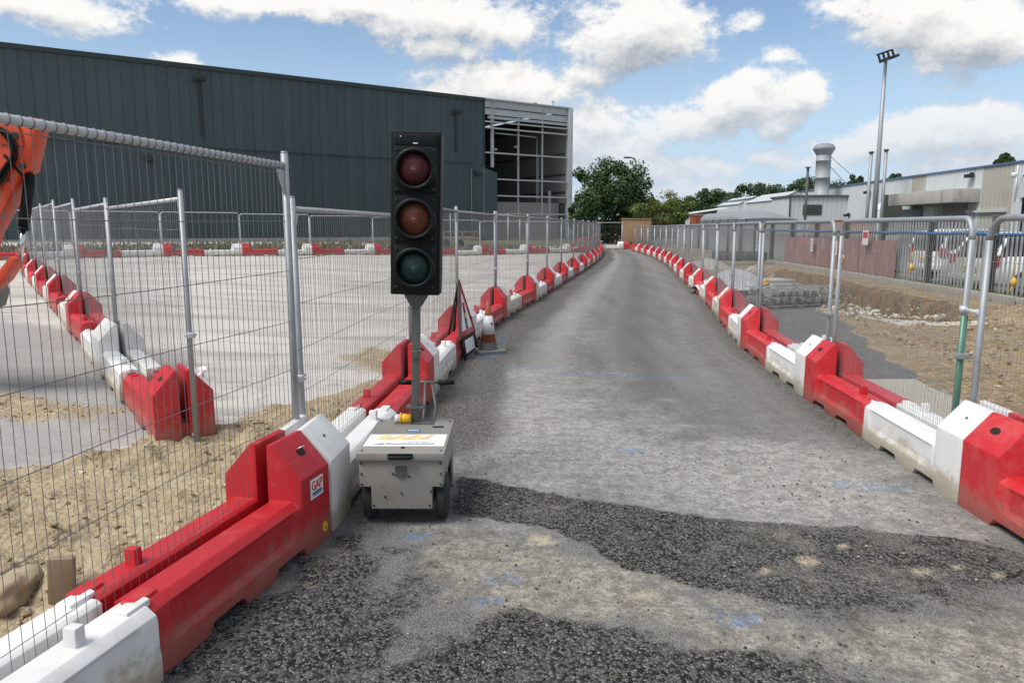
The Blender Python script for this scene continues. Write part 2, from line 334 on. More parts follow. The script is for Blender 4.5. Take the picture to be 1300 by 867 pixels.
# --- road material: dusty worn asphalt, bare coarse tarmac patch, tan fines, blue spray marks
def road_material():
    m,t,b=newmat('road_surface'); P=t.node('ShaderNodeNewGeometry').outputs['Position']
    big=t.noise(P,.55,5,.6); mid=t.math('ADD',t.math('MULTIPLY',t.noise(P,4,6,.7),.6),t.math('MULTIPLY',t.noise(P,19,5,.75),.4)); fine=t.noise(P,38,4,.7)
    st=t.noise(t.vmath('MULTIPLY',P,(2.2,.16,1)),1.0,4,.6)
    cell=t.voro(P,150,out='Color'); cv=t.node('ShaderNodeSeparateColor',Color=cell).outputs[0]
    cell2=t.voro(P,62,out='Color'); cv2=t.node('ShaderNodeSeparateColor',Color=cell2).outputs[0]
    cd=t.voro(P,150); cd2=t.voro(P,62)
    # worn dusty asphalt
    c=t.mix(t.smooth(mid,.3,.7),(.145,.144,.140),(.20,.197,.19))
    c=t.mix(t.smooth(big,.35,.65,0,.6),c,(.215,.21,.197))
    c=t.mix(t.smooth(st,.45,.7,0,.55),c,(.105,.105,.104))
    lump=t.noise(P,11,5,.75); c=t.mix(t.smooth(lump,.5,.72,0,.42),c,(.235,.23,.215)); c=t.mix(t.smooth(lump,.5,.3,0,.42),c,(.085,.074,.073))
    streak=t.noise(t.vmath('MULTIPLY',P,(3.4,.30,1)),1.6,6,.75); c=t.mix(t.smooth(streak,.52,.70,0,.38),c,(.27,.262,.245)); c=t.mix(t.smooth(streak,.46,.30,0,.36),c,(.088,.087,.086))
    c=t.mix(t.math('MULTIPLY',t.smooth(cv,.55,1.0),.5),c,(.31,.30,.28))
    c=t.mix(t.math('MULTIPLY',t.smooth(cv,.4,.0),.5),c,(.045,.045,.045))
    wr_=t.attr('wear'); wn_=t.math('MULTIPLY',t.math('SUBTRACT',mid,.5),1.2)
    c=t.mix(t.smooth(t.math('ADD',wr_,wn_),.15,.95,0,.6),c,(.31,.303,.287)); c=t.mix(t.smooth(t.math('SUBTRACT',wn_,wr_),.15,.95,0,.55),c,(.088,.088,.088))
    # pale fines
    tmod=t.math('MULTIPLY',t.math('SUBTRACT',t.noise(P,1.7,6,.7),.5),1.3)
    pf=t.smooth(t.math('ADD',t.attr('pale'),t.math('ADD',tmod,t.math('MULTIPLY',t.math('SUBTRACT',mid,.5),2.0))),.1,1.1)
    pc=t.mix(t.smooth(lump,.34,.62),(.27,.262,.245),(.50,.485,.455)); pc=t.mix(t.smooth(fine,.58,.36,0,.55),pc,(.17,.165,.155)); pc=t.mix(t.math('MULTIPLY',t.smooth(cv,.8,.95),.5),pc,(.10,.098,.095))
    c=t.mix(t.math('MULTIPLY',pf,.92),c,pc)
    tf=t.smooth(t.math('ADD',t.attr('tan'),t.math('ADD',tmod,t.math('MULTIPLY',t.math('SUBTRACT',mid,.5),2.6))),.2,1.05)
    tcn=t.mix(t.smooth(lump,.34,.64),(.20,.185,.155),(.46,.425,.36)); tcn=t.mix(t.smooth(fine,.58,.36,0,.6),tcn,(.13,.12,.105)); tcn=t.mix(t.math('MULTIPLY',t.smooth(cv,.75,.95),.55),tcn,(.075,.073,.07))
    c=t.mix(t.math('MULTIPLY',tf,.9),c,tcn)
    # loose dark gravel edge strips
    ef=t.smooth(t.math('ADD',t.attr('edge'),t.math('MULTIPLY',t.math('SUBTRACT',mid,.5),1.0)),.3,.8)
    ec=t.mix(cv2,(.045,.044,.043),(.20,.19,.17)); c=t.mix(t.math('MULTIPLY',ef,.85),c,ec)
    # coarse dark tarmac
    df=t.smooth(t.math('ADD',t.attr('dark'),t.math('MULTIPLY',t.math('SUBTRACT',mid,.5),1.9)),.35,.65)
    dk=t.mix(t.smooth(cv2,.15,.95),(.016,.016,.017),(.125,.122,.117))
    dk=t.mix(t.math('MULTIPLY',t.smooth(cv,.82,.97),.8),dk,(.34,.32,.28))
    dn=t.noise(P,1.9,6,.72); dxs=t.node('ShaderNodeSeparateXYZ',Vector=P).outputs[0]; dusty=t.math('MULTIPLY',t.smooth(t.math('ADD',dn,t.math('MULTIPLY',t.math('SUBTRACT',dxs,.9),.055)),.46,.68),.75); dk=t.mix(dusty,dk,t.mix(t.smooth(lump,.35,.65),(.13,.125,.115),(.27,.255,.225)))
    c=t.mix(df,c,dk)
    # blue spray chalk and pale mortar spots
    bl=t.math('MULTIPLY',t.attr('blue'),t.smooth(t.noise(P,24,4,.7),.44,.66)); c=t.mix(t.math('MULTIPLY',bl,.85),c,(.08,.24,.55))
    sp=t.math('MULTIPLY',t.attr('spot'),t.smooth(fine,.2,.45)); c=t.mix(sp,c,(.50,.43,.31))
    t.l.new(c,b.inputs['Base Color']); b.inputs['Roughness'].default_value=.92; b.inputs['Specular IOR Level'].default_value=.25
    h=t.math('ADD',t.math('MULTIPLY',t.math('SUBTRACT',1.0,cd2),t.math('MULTIPLY_ADD',t.math('MAXIMUM',df,t.math('MULTIPLY',ef,.6)),1.0,.12)),t.math('MULTIPLY',t.math('SUBTRACT',1.0,cd),.35))
    h=t.math('ADD',h,t.math('MULTIPLY',mid,.5))
    t.l.new(t.bump(h,1.0,.016),b.inputs['Normal']); return m
DARK=[(-.36,4.02),(-.36,4.72),(.08,4.47),(.51,4.25),(.95,4.06),(1.35,3.94),(1.9,3.84),(2.41,3.66),(2.75,3.40),(2.75,3.1),(2.3,3.22),(1.9,3.2),(1.5,3.05),(1.2,3.0),(.95,3.12),(.7,3.25),(.5,3.45),(.34,3.72),(.15,3.9)]
DARK4=[(.95,3.15),(1.6,3.25),(2.7,3.3),(2.75,2.7),(2.1,2.75),(1.6,2.62),(1.3,2.75),(1.05,2.9)]
DARK2=[(-.15,2.92),(.1,2.98),(.33,2.90),(.7,2.76),(.92,2.64),(1.12,2.58),(1.3,2.42),(1.4,2.0),(1.2,1.2),(-.6,1.2),(-.75,2.1),(-.45,2.5),(-.3,2.75)]
DARK3=[(-1.7,1.0),(-1.3,2.5),(-.95,3.5),(-.55,3.75),(-.35,3.5),(-.42,3.05),(-.5,2.7),(-.7,2.1),(-.9,1.0)]
TAN=[(-.45,3.75),(.2,3.72),(.45,3.45),(.7,3.2),(1.0,3.0),(1.2,2.82),(1.5,2.95),(1.95,3.0),(2.45,2.95),(2.6,2.3),(1.55,2.2),(1.3,2.5),(.95,2.68),(.75,2.8),(.3,2.96),(-.1,3.0),(-.35,3.3)]
PALE=[(-.4,4.6),(.5,4.2),(1.35,3.9),(2.4,3.6),(2.7,4.3),(2.6,5.2),(1.9,5.6),(1.2,6.2),(.6,7.2),(.2,8.2),(-.1,8.6),(-.5,6.5)]
PALE2=[(.1,6.0),(.75,6.0),(1.2,8),(1.4,12),(1.5,18),(2.2,25),(1.6,24),(.9,16),(.5,11)]
BLUE=[(.87,5.25,.12,.10),(.95,2.9,.09,.05),(.86,2.98,.06,.04),(-.03,3.25,.10,.06),(-.12,3.05,.09,.05),(2.1,4.55,.06,.05),(2.25,4.5,.08,.05),(2.42,4.48,.07,.05),(-.52,3.75,.10,.04),(.2,8.6,.5,.06),(.9,8.2,.5,.06),(1.6,7.9,.4,.06),(-.35,9.4,.2,.25),(-.2,10.6,.2,.2)]
SPOT=[(1.45,3.44,.055,.05),(.19,3.66,.03,.025),(.24,3.58,.025,.02),(.1,3.45,.03,.02),(2.15,3.4,.05,.03),(.6,3.1,.03,.02),(1.95,3.32,.04,.03),(2.3,3.3,.03,.02),(.42,3.42,.02,.02),(1.7,3.62,.02,.02),(2.05,3.55,.03,.02),(1.2,3.35,.02,.02),(.15,3.72,.04,.03),(.02,3.42,.03,.03)]
def road_edge(X,Y):
    l=X-xline(LJ,Y); r=xline(RJ,Y)-X; w=.45+.5*fbm(Y*.35,Y*0+3,3,4)
    return np.maximum(1.35*(1-sstep(.1,1.6,l/w)),.75*(1-sstep(.0,.7,r/w)))*sstep(4.6,5.6,Y)
def road_wear(X,Y):
    l=xline(LJ,Y); u=(X-l)/(xline(RJ,Y)-l)+.05*(fbm(Y*.2,X*0+2,3,91)-.5); g_=lambda c,w: np.exp(-((u-c)/w)**2)
    return (.85*g_(.30,.09)+.45*g_(.80,.07)-.75*g_(.60,.10)-.3*g_(.45,.04))*sstep(5,8,Y)
rx=axis([(-1.9,3.1,.045,.045),(3.1,9.2,.06,.18)]); ry=axis([(.5,6.5,.035,.06),(6.5,16,.07,.2),(16,58,.22,.8)])
def road_z(X,Y,A):
    d=A['dark']; return .006*d*(fbm(X*14,Y*14,3,8)-.3)+.012*(fbm(X*1.1,Y*1.1,3,9)-.5)
dk4=soft(DARK4,.28,.35,3,41); dk1,dk2,dk3=soft(DARK,.07,.07,7,1),soft(DARK2,.16,.20,4,2),soft(DARK3,.3,.5,3.5,5)
sheet('road',rx,ry,road_z,{'dark':lambda X,Y: np.maximum(np.maximum(dk1(X,Y),.95*dk2(X,Y)),np.maximum(.72*dk3(X,Y),.52*dk4(X,Y))),'tan':soft(TAN,.25,.25,3,3),
  'pale':lambda X,Y: np.maximum(soft(PALE,.9,.7,1.6,6)(X,Y),.45*soft(PALE2,.6,.5,1,7)(X,Y)),'blue':blobs(BLUE,5),'spot':blobs(SPOT,6),'edge':road_edge,'wear':road_wear},
  road_material(),keep=lambda x,y:(x>xline(LC,y)-.03)&(x<xline(RC,y)+.03))

# --- yard: pale concrete with streaks, heaped sandy soil along the near barrier
def yard_material():
    m,t,b=newmat('yard_surface'); P=t.node('ShaderNodeNewGeometry').outputs['Position']
    mid=t.noise(P,3.2,6,.65); fine=t.noise(P,30,4,.7); big=t.noise(P,.35,5,.6)
    st=t.noise(t.vmath('MULTIPLY',P,(.12,.9,1)),1.6,5,.65)
    c=t.mix(t.smooth(big,.3,.7),(.42,.397,.367),(.55,.522,.485))
    c=t.mix(t.smooth(st,.46,.66,0,.75),c,(.29,.275,.265))
    c=t.mix(t.smooth(mid,.5,.75,0,.5),c,(.50,.47,.42))
    gr=t.smooth(t.math('ADD',t.attr('grey'),t.math('MULTIPLY',t.math('SUBTRACT',mid,.5),1.0)),.3,.8)
    c=t.mix(t.math('MULTIPLY',gr,.85),c,t.mix(t.smooth(fine,.3,.7),(.235,.227,.222),(.33,.318,.305)))
    v=t.voro(t.vmath('ADD',P,t.vmath('MULTIPLY',t.node('ShaderNodeCombineXYZ',X=mid,Y=fine,Z=0.0).outputs[0],(.5,.2,0))),.24,feature='DISTANCE_TO_EDGE')
    c=t.mix(t.smooth(v,.008,.0,0,.35),c,(.22,.21,.20))
    tyre=t.smooth(t.noise(t.vmath('MULTIPLY',t.vmath('ADD',P,t.vmath('MULTIPLY',t.node('ShaderNodeCombineXYZ',X=0.0,Y=big,Z=0.0).outputs[0],(0,9,0))),(.10,2.6,1)),1.5,4,.6),.60,.70,0,.5); c=t.mix(tyre,c,(.22,.21,.205))
    c=t.mix(t.smooth(t.noise(P,1.1,6,.7),.60,.70,0,.45),c,(.47,.39,.28))
    sf=t.smooth(t.math('ADD',t.attr('sand'),t.math('MULTIPLY',t.math('SUBTRACT',mid,.5),.8)),.3,.7)
    cv=t.node('ShaderNodeSeparateColor',Color=t.voro(P,28,out='Color')).outputs[0]
    sc=t.mix(t.smooth(mid,.3,.7),(.33,.262,.168),(.46,.375,.25)); sc=t.mix(t.smooth(cv,.75,1.0,0,.55),sc,(.52,.45,.33)); sc=t.mix(t.smooth(fine,.52,.3,0,.5),sc,(.19,.14,.085))
    c=t.mix(sf,c,sc); t.l.new(c,b.inputs['Base Color']); b.inputs['Roughness'].default_value=.95; b.inputs['Specular IOR Level'].default_value=.2
    h=t.math('ADD',t.math('MULTIPLY',fine,t.math('MULTIPLY_ADD',sf,.9,.15)),t.math('MULTIPLY',t.voro(P,26),t.math('MULTIPLY',sf,-.8)))
    t.l.new(t.bump(h,.8,.03),b.inputs['Normal']); return m
SAND=[(-.95,7.6),(-1.5,7.7),(-1.9,6.9),(-2.2,6.3),(-2.45,5.75),(-2.95,5.15),(-3.5,4.75),(-5,4.3),(-6,3),(-4,.4),(-1.0,.4)]
SAND2=[(-3.3,5.75),(-4.6,6.0),(-5.6,6.1),(-5.4,6.9),(-4.1,6.75),(-3.4,6.3)]
SAND3=[(-1.2,9.6),(-2.0,10.2),(-2.3,9.4),(-1.7,8.2),(-1.2,7.6)]
GREY=[(-2.3,6.0),(-3,5.2),(-4,4.7),(-7,4.6),(-14,8),(-9,12),(-5,10),(-3,7.5)]
s1,s2,s3=soft(SAND,.12,.22,2.5,11),soft(SAND2,.25,.3,2.5,12),soft(SAND3,.3,.3,2.5,13)
yx=axis([(-75,-16,4,1.2),(-16,-6,.6,.16),(-6,.0,.07,.035),(0,7.5,.25,.4)]); yy=axis([(.3,6.5,.035,.05),(6.5,16,.06,.3),(16,64,.35,2)])
def yard_z(X,Y,A):
    s=A['sand']; near=sstep(7.5,4.5,Y)
    clod=np.maximum(0,fbm(X*5.5,Y*5.5,4,21)-.47)*.34+np.maximum(0,fbm(X*13,Y*13,3,22)-.5)*.12
    smoothband=sstep(.16,.5,np.abs((Y-3.95)+.75*(X+2.2))+.12)  # raked strip
    return zg_np(X,Y)-.008+s*(.02+clod*(.35+.65*smoothband)*(.35+.65*near)-.05*sstep(.5,.15,np.abs(X-xline(LC,Y))))+.006*(fbm(X*2,Y*2,3,23)-.5)
yard_attr={'sand':lambda X,Y: np.maximum(np.maximum(s1(X,Y),.7*s2(X,Y)),.75*s3(X,Y)),'grey':soft(GREY,.6,.5,1,14)}
sheet('yard',yx,yy,yard_z,yard_attr,yard_material(),keep=lambda x,y:(x<xline(LC,y)+.04))
def yard_h(x,y):
    X=np.array([[x]]);Y=np.array([[y]]);A={k:f(X,Y) for k,f in yard_attr.items()}; return float(yard_z(X,Y,A)[0,0])

# --- verge on the right: brown stony soil, trench, chalk spoil, tarmac wedge, pale slab
def verge_material():
    m,t,b=newmat('verge_surface'); P=t.node('ShaderNodeNewGeometry').outputs['Position']
    mid=t.noise(P,3.0,6,.65); fine=t.noise(P,28,4,.7); big=t.noise(P,.5,5,.6)
    cv=t.node('ShaderNodeSeparateColor',Color=t.voro(P,24,out='Color')).outputs[0]; vd=t.voro(P,24)
    c=t.mix(t.smooth(mid,.3,.7),(.19,.135,.08),(.31,.235,.145)); c=t.mix(t.smooth(cv,.7,1.0,0,.6),c,(.42,.36,.26)); c=t.mix(t.smooth(cv,.25,.0,0,.5),c,(.11,.08,.05))
    c=t.mix(t.smooth(big,.45,.65,0,.5),c,(.34,.27,.17))
    def layer(c,name,col,amp=.9,f=1.0):
        k=t.smooth(t.math('ADD',t.attr(name),t.math('MULTIPLY',t.math('SUBTRACT',mid,.5),amp)),.35,.65); return t.mix(t.math('MULTIPLY',k,f),c,col)
    tar=t.mix(t.smooth(fine,.3,.7),(.085,.085,.085),(.17,.165,.16)); tar=t.mix(t.smooth(mid,.5,.72,0,.6),tar,(.24,.225,.195))
    c=layer(c,'tar',tar,.7)
    c=layer(c,'slab',t.mix(t.smooth(fine,.3,.7),(.34,.31,.26),(.44,.41,.355)),.10)
    c=layer(c,'chalk',t.mix(t.smooth(fine,.3,.7),(.42,.385,.32),(.68,.65,.59)),1.0,.9)
    c=layer(c,'cut',t.mix(t.smooth(mid,.3,.7),(.095,.06,.033),(.20,.135,.075)),.7,.9)
    t.l.new(c,b.inputs['Base Color']); b.inputs['Roughness'].default_value=.95; b.inputs['Specular IOR Level'].default_value=.2
    h=t.math('ADD',t.math('MULTIPLY',fine,.6),t.math('MULTIPLY',vd,t.math('MULTIPLY_ADD',t.attr('tar'),.7,-.8)))
    t.l.new(t.bump(h,.8,.03),b.inputs['Normal']); return m
TAR=[(3.0,6.9),(3.7,7.7),(4.35,7.7),(4.5,8.6),(5.0,10.2),(5.5,12),(5.9,13.6),(6.3,15.6),(6.3,19),(5.4,19),(4.4,16),(3.4,12),(2.9,9)]
SLAB=[(3.0,5.3),(3.35,7.4),(3.72,7.9),(4.33,7.9),(4.25,6.4),(4.05,5.75),(3.75,4.6),(3.4,3.9),(2.7,3.6)]
CHALK=[(6.9,13.0),(8.3,13.0),(8.3,13.6),(7.3,13.9),(6.95,15.2),(6.95,18),(7.3,21),(6.7,21),(6.2,18),(6.2,15.5),(6.5,14)]
TRENCH=[(7.2,13.9),(8.25,13.6),(8.65,15.5),(8.9,18),(9.2,21),(9.6,25),(9.3,27),(8.0,25),(7.2,21),(6.85,18),(6.8,15.5)]
CUT=[(7.2,13.9),(8.25,13.3),(8.95,15.0),(9.25,18),(9.6,21),(10.1,25),(9.9,27.5),(8.0,25),(7.2,21),(6.85,18),(6.8,15.5)]
HEAP=[(8.15,23.6,1.15,.75),(5.3,18.4,.8,.45),(7.2,27.5,1.4,.5),(6.6,31,1.3,.55),(9.0,13.0,.7,.2)]
def verge_z(X,Y,A):
    t=A['trench']; z=-.008+.10*np.maximum(0,fbm(X*3.5,Y*3.5,4,31)-.45)*(1-A['tar'])*(1-A['slab'])
    z=z-.75*sstep(.2,.9,t)+.03*A['chalk']*fbm(X*4,Y*4,3,32)+.07*sstep(-.15,.45,X-(8.75+.09*(Y-17)))*sstep(9,12.5,Y)-.10*sstep(6.0,7.0,X)*sstep(9.2,8.2,X)*sstep(10,13,Y)
    for x,y,r,h in HEAP: z=z+h*1.0*np.exp(-((X-x)**2+(Y-y)**2)/(r*r*.6))*(.75+.5*fbm(X*3,Y*3,3,33))
    return z-.05*sstep(.6,.1,np.abs(X-xline(RC,Y)))
vx=axis([(2.3,10,.055,.09),(10,14,.15,.5)]); vy=axis([(.3,9,.05,.08),(9,30,.09,.3),(30,64,.4,2)])
def heapmask(X,Y):
    m=np.zeros(X.shape)
    for x,y,r,h in HEAP[:4]: m=np.maximum(m,.75*np.exp(-((X-x)**2+(Y-y)**2)/(r*r)))
    return m
sheet('verge',vx,vy,verge_z,{'tar':soft(TAR,.15,.3,2,15),'slab':soft(SLAB,.015,.02,2,16),'chalk':lambda X,Y:np.maximum(soft(CHALK,.2,.4,1.8,17)(X,Y),heapmask(X,Y)),'trench':soft(TRENCH,.22,.2,2,18),'cut':soft(CUT,.15,.25,2.5,19)},
  verge_material(),keep=lambda x,y:(x>xline(RC,y)-.04)&(x<10.2+.055*(y-14.5)+.95))

# --- far ground out to the horizon
def field_material():
    m,t,b=newmat('field_surface'); P=t.node('ShaderNodeNewGeometry').outputs['Position']
    n=t.noise(P,.25,6,.65); f=t.noise(P,3,5,.7)
    c=t.mix(t.smooth(n,.35,.65),(.075,.085,.040),(.17,.15,.095)); c=t.mix(t.smooth(f,.45,.75,0,.6),c,(.12,.11,.07))
    t.l.new(c,b.inputs['Base Color']); b.inputs['Roughness'].default_value=.95; return m
fm=field_material()
g=MB(); S=900
for (x0,x1,y0,y1) in [(-S,S,63.5,S),(-S,S,-S,.45),(-S,-74,.45,63.5),(10.3,S,.45,63.5)]: g.add([(x0,y0,-.03),(x1,y0,-.03),(x1,y1,-.03),(x0,y1,-.03)],[(0,1,2,3)])
tag(g.build('ground',fm,clean=False),kind='structure')
g=MB(); g.add([(10.3,.45,-.02),(60,.45,-.02),(60,63.4,-.02),(12.0,63.4,-.02)],[(0,1,2,3)])
cp=wear('car_park_tarmac',(.10,.10,.10),.9,var=.2,scale=1,objvar=0); tag(g.build('car_park',cp,clean=False),kind='structure')
# ------------------------------------------------------------------ water-filled barrier unit
UL=1.56
def barrier_shell():
    mb=MB()
    def ring(x,side,high,rec,zb):
        if high: pr=[(.030,zb),(.030,.56),(.060,.565),(.212,.395),(.212,.30),(.212,.20),(.212,.125),(.212,.095),(.212,zb)]
        else:
            o=.190 if rec else .203
            pr=[(.030,zb),(.030,.272),(.050,.285),(.160,.285),(.198,.255),(o,.238 if rec else .235),(o,.130),(.208,.098),(.208,zb)]
        return [(x,side*y,z) for y,z in pr]
    for side in (1,-1):
        st=[(0,1,0,.006),(.10,1,0,.0),(.30,1,0,.0),(.335,1,0,.045),(.340,0,0,.045),(.40,0,0,.045),(.425,0,1,.045),(.60,0,1,.045),(.64,0,1,0),(.90,0,1,0),(.94,0,1,.045),(1.18,0,1,.045),(1.22,0,1,0),(1.44,0,1,0),(1.465,0,0,0),(UL,0,0,.006)]
        rings=[ring(x,side,h,r,z) for x,h,r,z in st]
        if side<0: rings=[r[::-1] for r in rings]
        mb.loft(rings)
    return mb
def make_barrier(name,mat,label,holemat,hr):
    root=empty(name,(0,0,0)); tag(root,label,'barrier')
    sh=barrier_shell().build('shell',mat,root,bevel=.007,seg=2,ang=24)
    w=MB(); w.box((UL/2,0,.085),(UL-.06,.062,.13)); w.build('web',mat,root,bevel=.004)
    p=MB(); p.prism([(-.028,.27),(.028,.27),(.024,.35),(-.024,.35)],-.135,-.085,'y'); 
    p.xf(Matrix.Translation((1.24,0,0))); p.build('peg',mat,root,bevel=.006)
    # interlocking tongue at the low end
    for s in (1,-1):
        t=MB(); t.prism([(UL-.10,s*.085),(UL+.035,s*.085),(UL+.05,s*.11),(UL+.035,s*.15),(UL-.10,s*.15)],.262,.298,'z'); t.build('tongue',mat,root,bevel=.006)
    n=Vector((0,.17,.152)).normalized()
    for s in (1,-1):
        h=MB(); c=Vector((.15,s*.128,.489+.0025)); u=Vector((1,0,0)); v=Vector((0,s*.152,-.17)).normalized()
        ringo=[c+u*hr*math.cos(a)+v*hr*.55*math.sin(a) for a in [k*math.pi/9 for k in range(18)]]
        h.add(ringo,[tuple(range(18))],0); h.build('lifting_hole',holemat,root)  # flat disc on the roof slope; the hole's inner shade is its colour
    return root
M['redhole']=M['hole']; M['whitehole']=wear('pale_hole_shade',(.10,.095,.085),.8)
red0=make_barrier('barrier_unit',M['red'],'x',M['redhole'],.042)
white0=make_barrier('barrier_unit',M['white'],'x',M['whitehole'],.016)
cream0=make_barrier('barrier_unit',M['cream'],'x',M['whitehole'],.016)
used={'r':0,'w':0,'c':0}
def barrier(kind,x,y,rz,label,group,sx=1.0,z=None):
    src={'r':red0,'w':white0,'c':cream0}[kind]
    o=src if used[kind]==0 else copy_tree(src)
    used[kind]+=1
    o.location=(x,y,zg(x,y) if z is None else z); o.rotation_euler=(random.uniform(-.006,.006),0,rz+random.uniform(-.012,.012)); o.scale=(sx,1,1)
    tag(o,label,'barrier',group); return o
def row(line,i0,i1,desc,group,first_white=True):
    """at every joint a white and a red tall block meet: red runs back towards the start, white runs on"""
    nr=nw=0
    for i in range(i0,i1+1):
        p=Vector(line[i])
        if i>0:
            q=Vector(line[i-1]); d=q-p; L=d.length/2-.008
            lab=f'red barrier unit, {ORD[nr]} red one {desc}'; nr+=1
            barrier('r',p.x,p.y,math.atan2(d.y,d.x),lab,group,L/UL)
        if i<len(line)-1:
            q=Vector(line[i+1]); d=q-p; L=d.length/2-.008
            lab=f'white barrier unit, {ORD[nw]} white one {desc}'; nw+=1
            barrier('c' if (i*7)%5==3 else 'w',p.x,p.y,math.atan2(d.y,d.x),lab,group,L/UL)
row(LC,0,len(LC)-1,'going away along the left side of the road','barriers along the left side of the road')
row(RC,0,len(RC)-1,'going away along the right side of the road','barriers along the right side of the road')
# row inside the yard: starts with its red end block facing the camera
IC=[(-2.45-.942*k,5.43+1.322*k) for k in range(0,15)]
irz=math.atan2(1.322,-.942)
nr=nw=0
for k in range(0,14):
    mid=zg(*IC[k])
    if k==0: kind,pos,rz='r',IC[0],irz
    else:
        j=k//2; high=IC[k+1] if k%2 else IC[k]; pos=high; rz=irz+math.pi if k%2 else irz
        kind='w' if (k==1 or k==2 or k%4 in (0,2)) else 'r'
        if k==4: kind='c'
    if kind=='r': lab=f'red barrier unit, {ORD[nr]} red one of the short row inside the yard'; nr+=1
    else: lab=f'white barrier unit, {ORD[nw]} white one of the short row inside the yard'; nw+=1
    barrier(kind,pos[0],pos[1],rz,lab,'barriers of the row inside the yard',1.62/UL)
# far row across the yard below the warehouse
FJ=[(-15.4+.795*3.41*k,33+.605*3.41*k) for k in range(-3,8)]
FJ=[(x,y-.0) for x,y in FJ]
frz=math.atan2(.605,.795); nr=nw=0
for i,(x,y) in enumerate(FJ):
    if i>0: barrier('w',x,y,frz+math.pi,f'white barrier unit, {ORD[nw]} white one from the left in the far row below the warehouse','barriers of the far row below the warehouse',1.69/UL); nw+=1
    barrier('r',x,y,frz,f'red barrier unit, {ORD[nr]} red one from the left in the far row below the warehouse','barriers of the far row below the warehouse',1.69/UL); nr+=1
# barriers closing the far end of the road
barrier('w',8.05,54.6,math.pi+.12,'white barrier unit lying across the far end of the road','barriers across the end of the road')
barrier('r',8.05,54.6,.15,'red barrier unit lying across the far end of the road','barriers across the end of the road')
barrier('r',6.35,54.3,math.pi+.1,'lower red barrier unit of the stack at the far end of the road','barriers across the end of the road')
barrier('r',6.35,54.3,math.pi+.1,'upper red barrier unit of the stack at the far end of the road','barriers across the end of the road',z=.60)
tl=MB(); tl.box((5.7,54.22,.582),(1.7,.5,.034)); tag(tl.build('timber_board',M['reflect']),'pale board lying between the two stacked red units at the road end','board')

# sticker, round tag and shackle on the nearest red block
d=(Vector(LC[0])-Vector(LC[1])).normalized(); near=[o for o in COL.objects if o.get('label','').startswith('red barrier unit, first red one going away along the left')][0]
s=MB(); s.box((.16,.2135,.315),(.20,.003,.135),0)
s.box((.16,.2160,.284),(.160,.002,.014),2); s.box((.155,.2160,.268),(.145,.002,.009),3)
s.xf(Matrix.Translation((.16,.2135,.315))@Matrix.Diagonal((.74,1,.74,1))@Matrix.Translation((-.16,-.2135,-.315)))
tag(s.build('sticker',[M['stkw'],M['stkr'],M['stkb'],M['stkbl']],near),'white sticker with red letters over blue lines')
tx=bpy.data.curves.new('sticker_letters','FONT'); tx.body='GAP'; tx.size=.066; tx.extrude=.0008; tx.align_x='CENTER'; tx.align_y='CENTER'; tx.offset=.0016; tx.materials.append(M['stkr'])
to=bpy.data.objects.new('sticker_letters',tx); COL.objects.link(to); to.parent=[c_ for c_ in near.children if c_.name.startswith('sticker')][0]; to.location=(.16,.2155,.3275); to.rotation_euler=(R(90),0,R(180)); bpy.context.view_layer.update()
lm=bpy.data.meshes.new_from_object(to.evaluated_get(bpy.context.evaluated_depsgraph_get())); lo=bpy.data.objects.new('sticker_letters',lm); COL.objects.link(lo); lo.parent=to.parent; lo.location=to.location; lo.rotation_euler=to.rotation_euler; bpy.data.objects.remove(to); lo.name='sticker_letters'
s=MB(); s.tube([(.075,.211,.075),(.075,.2155,.075)],.027,20); s.box((.075,.2165,.068),(.012,.002,.010),1)
tag(s.build('round_tag',[M['yellow'],M['stkb']],near),'round yellow tag')
s=MB(); c=Vector((.15,.128,.50)); s.tube([c+Vector((.022*math.cos(a),.015*math.sin(a),.012+.010*math.sin(a))) for a in [k*math.pi/8 for k in range(17)]],.0045,6)
s.build('shackle',M['chrome'],near)

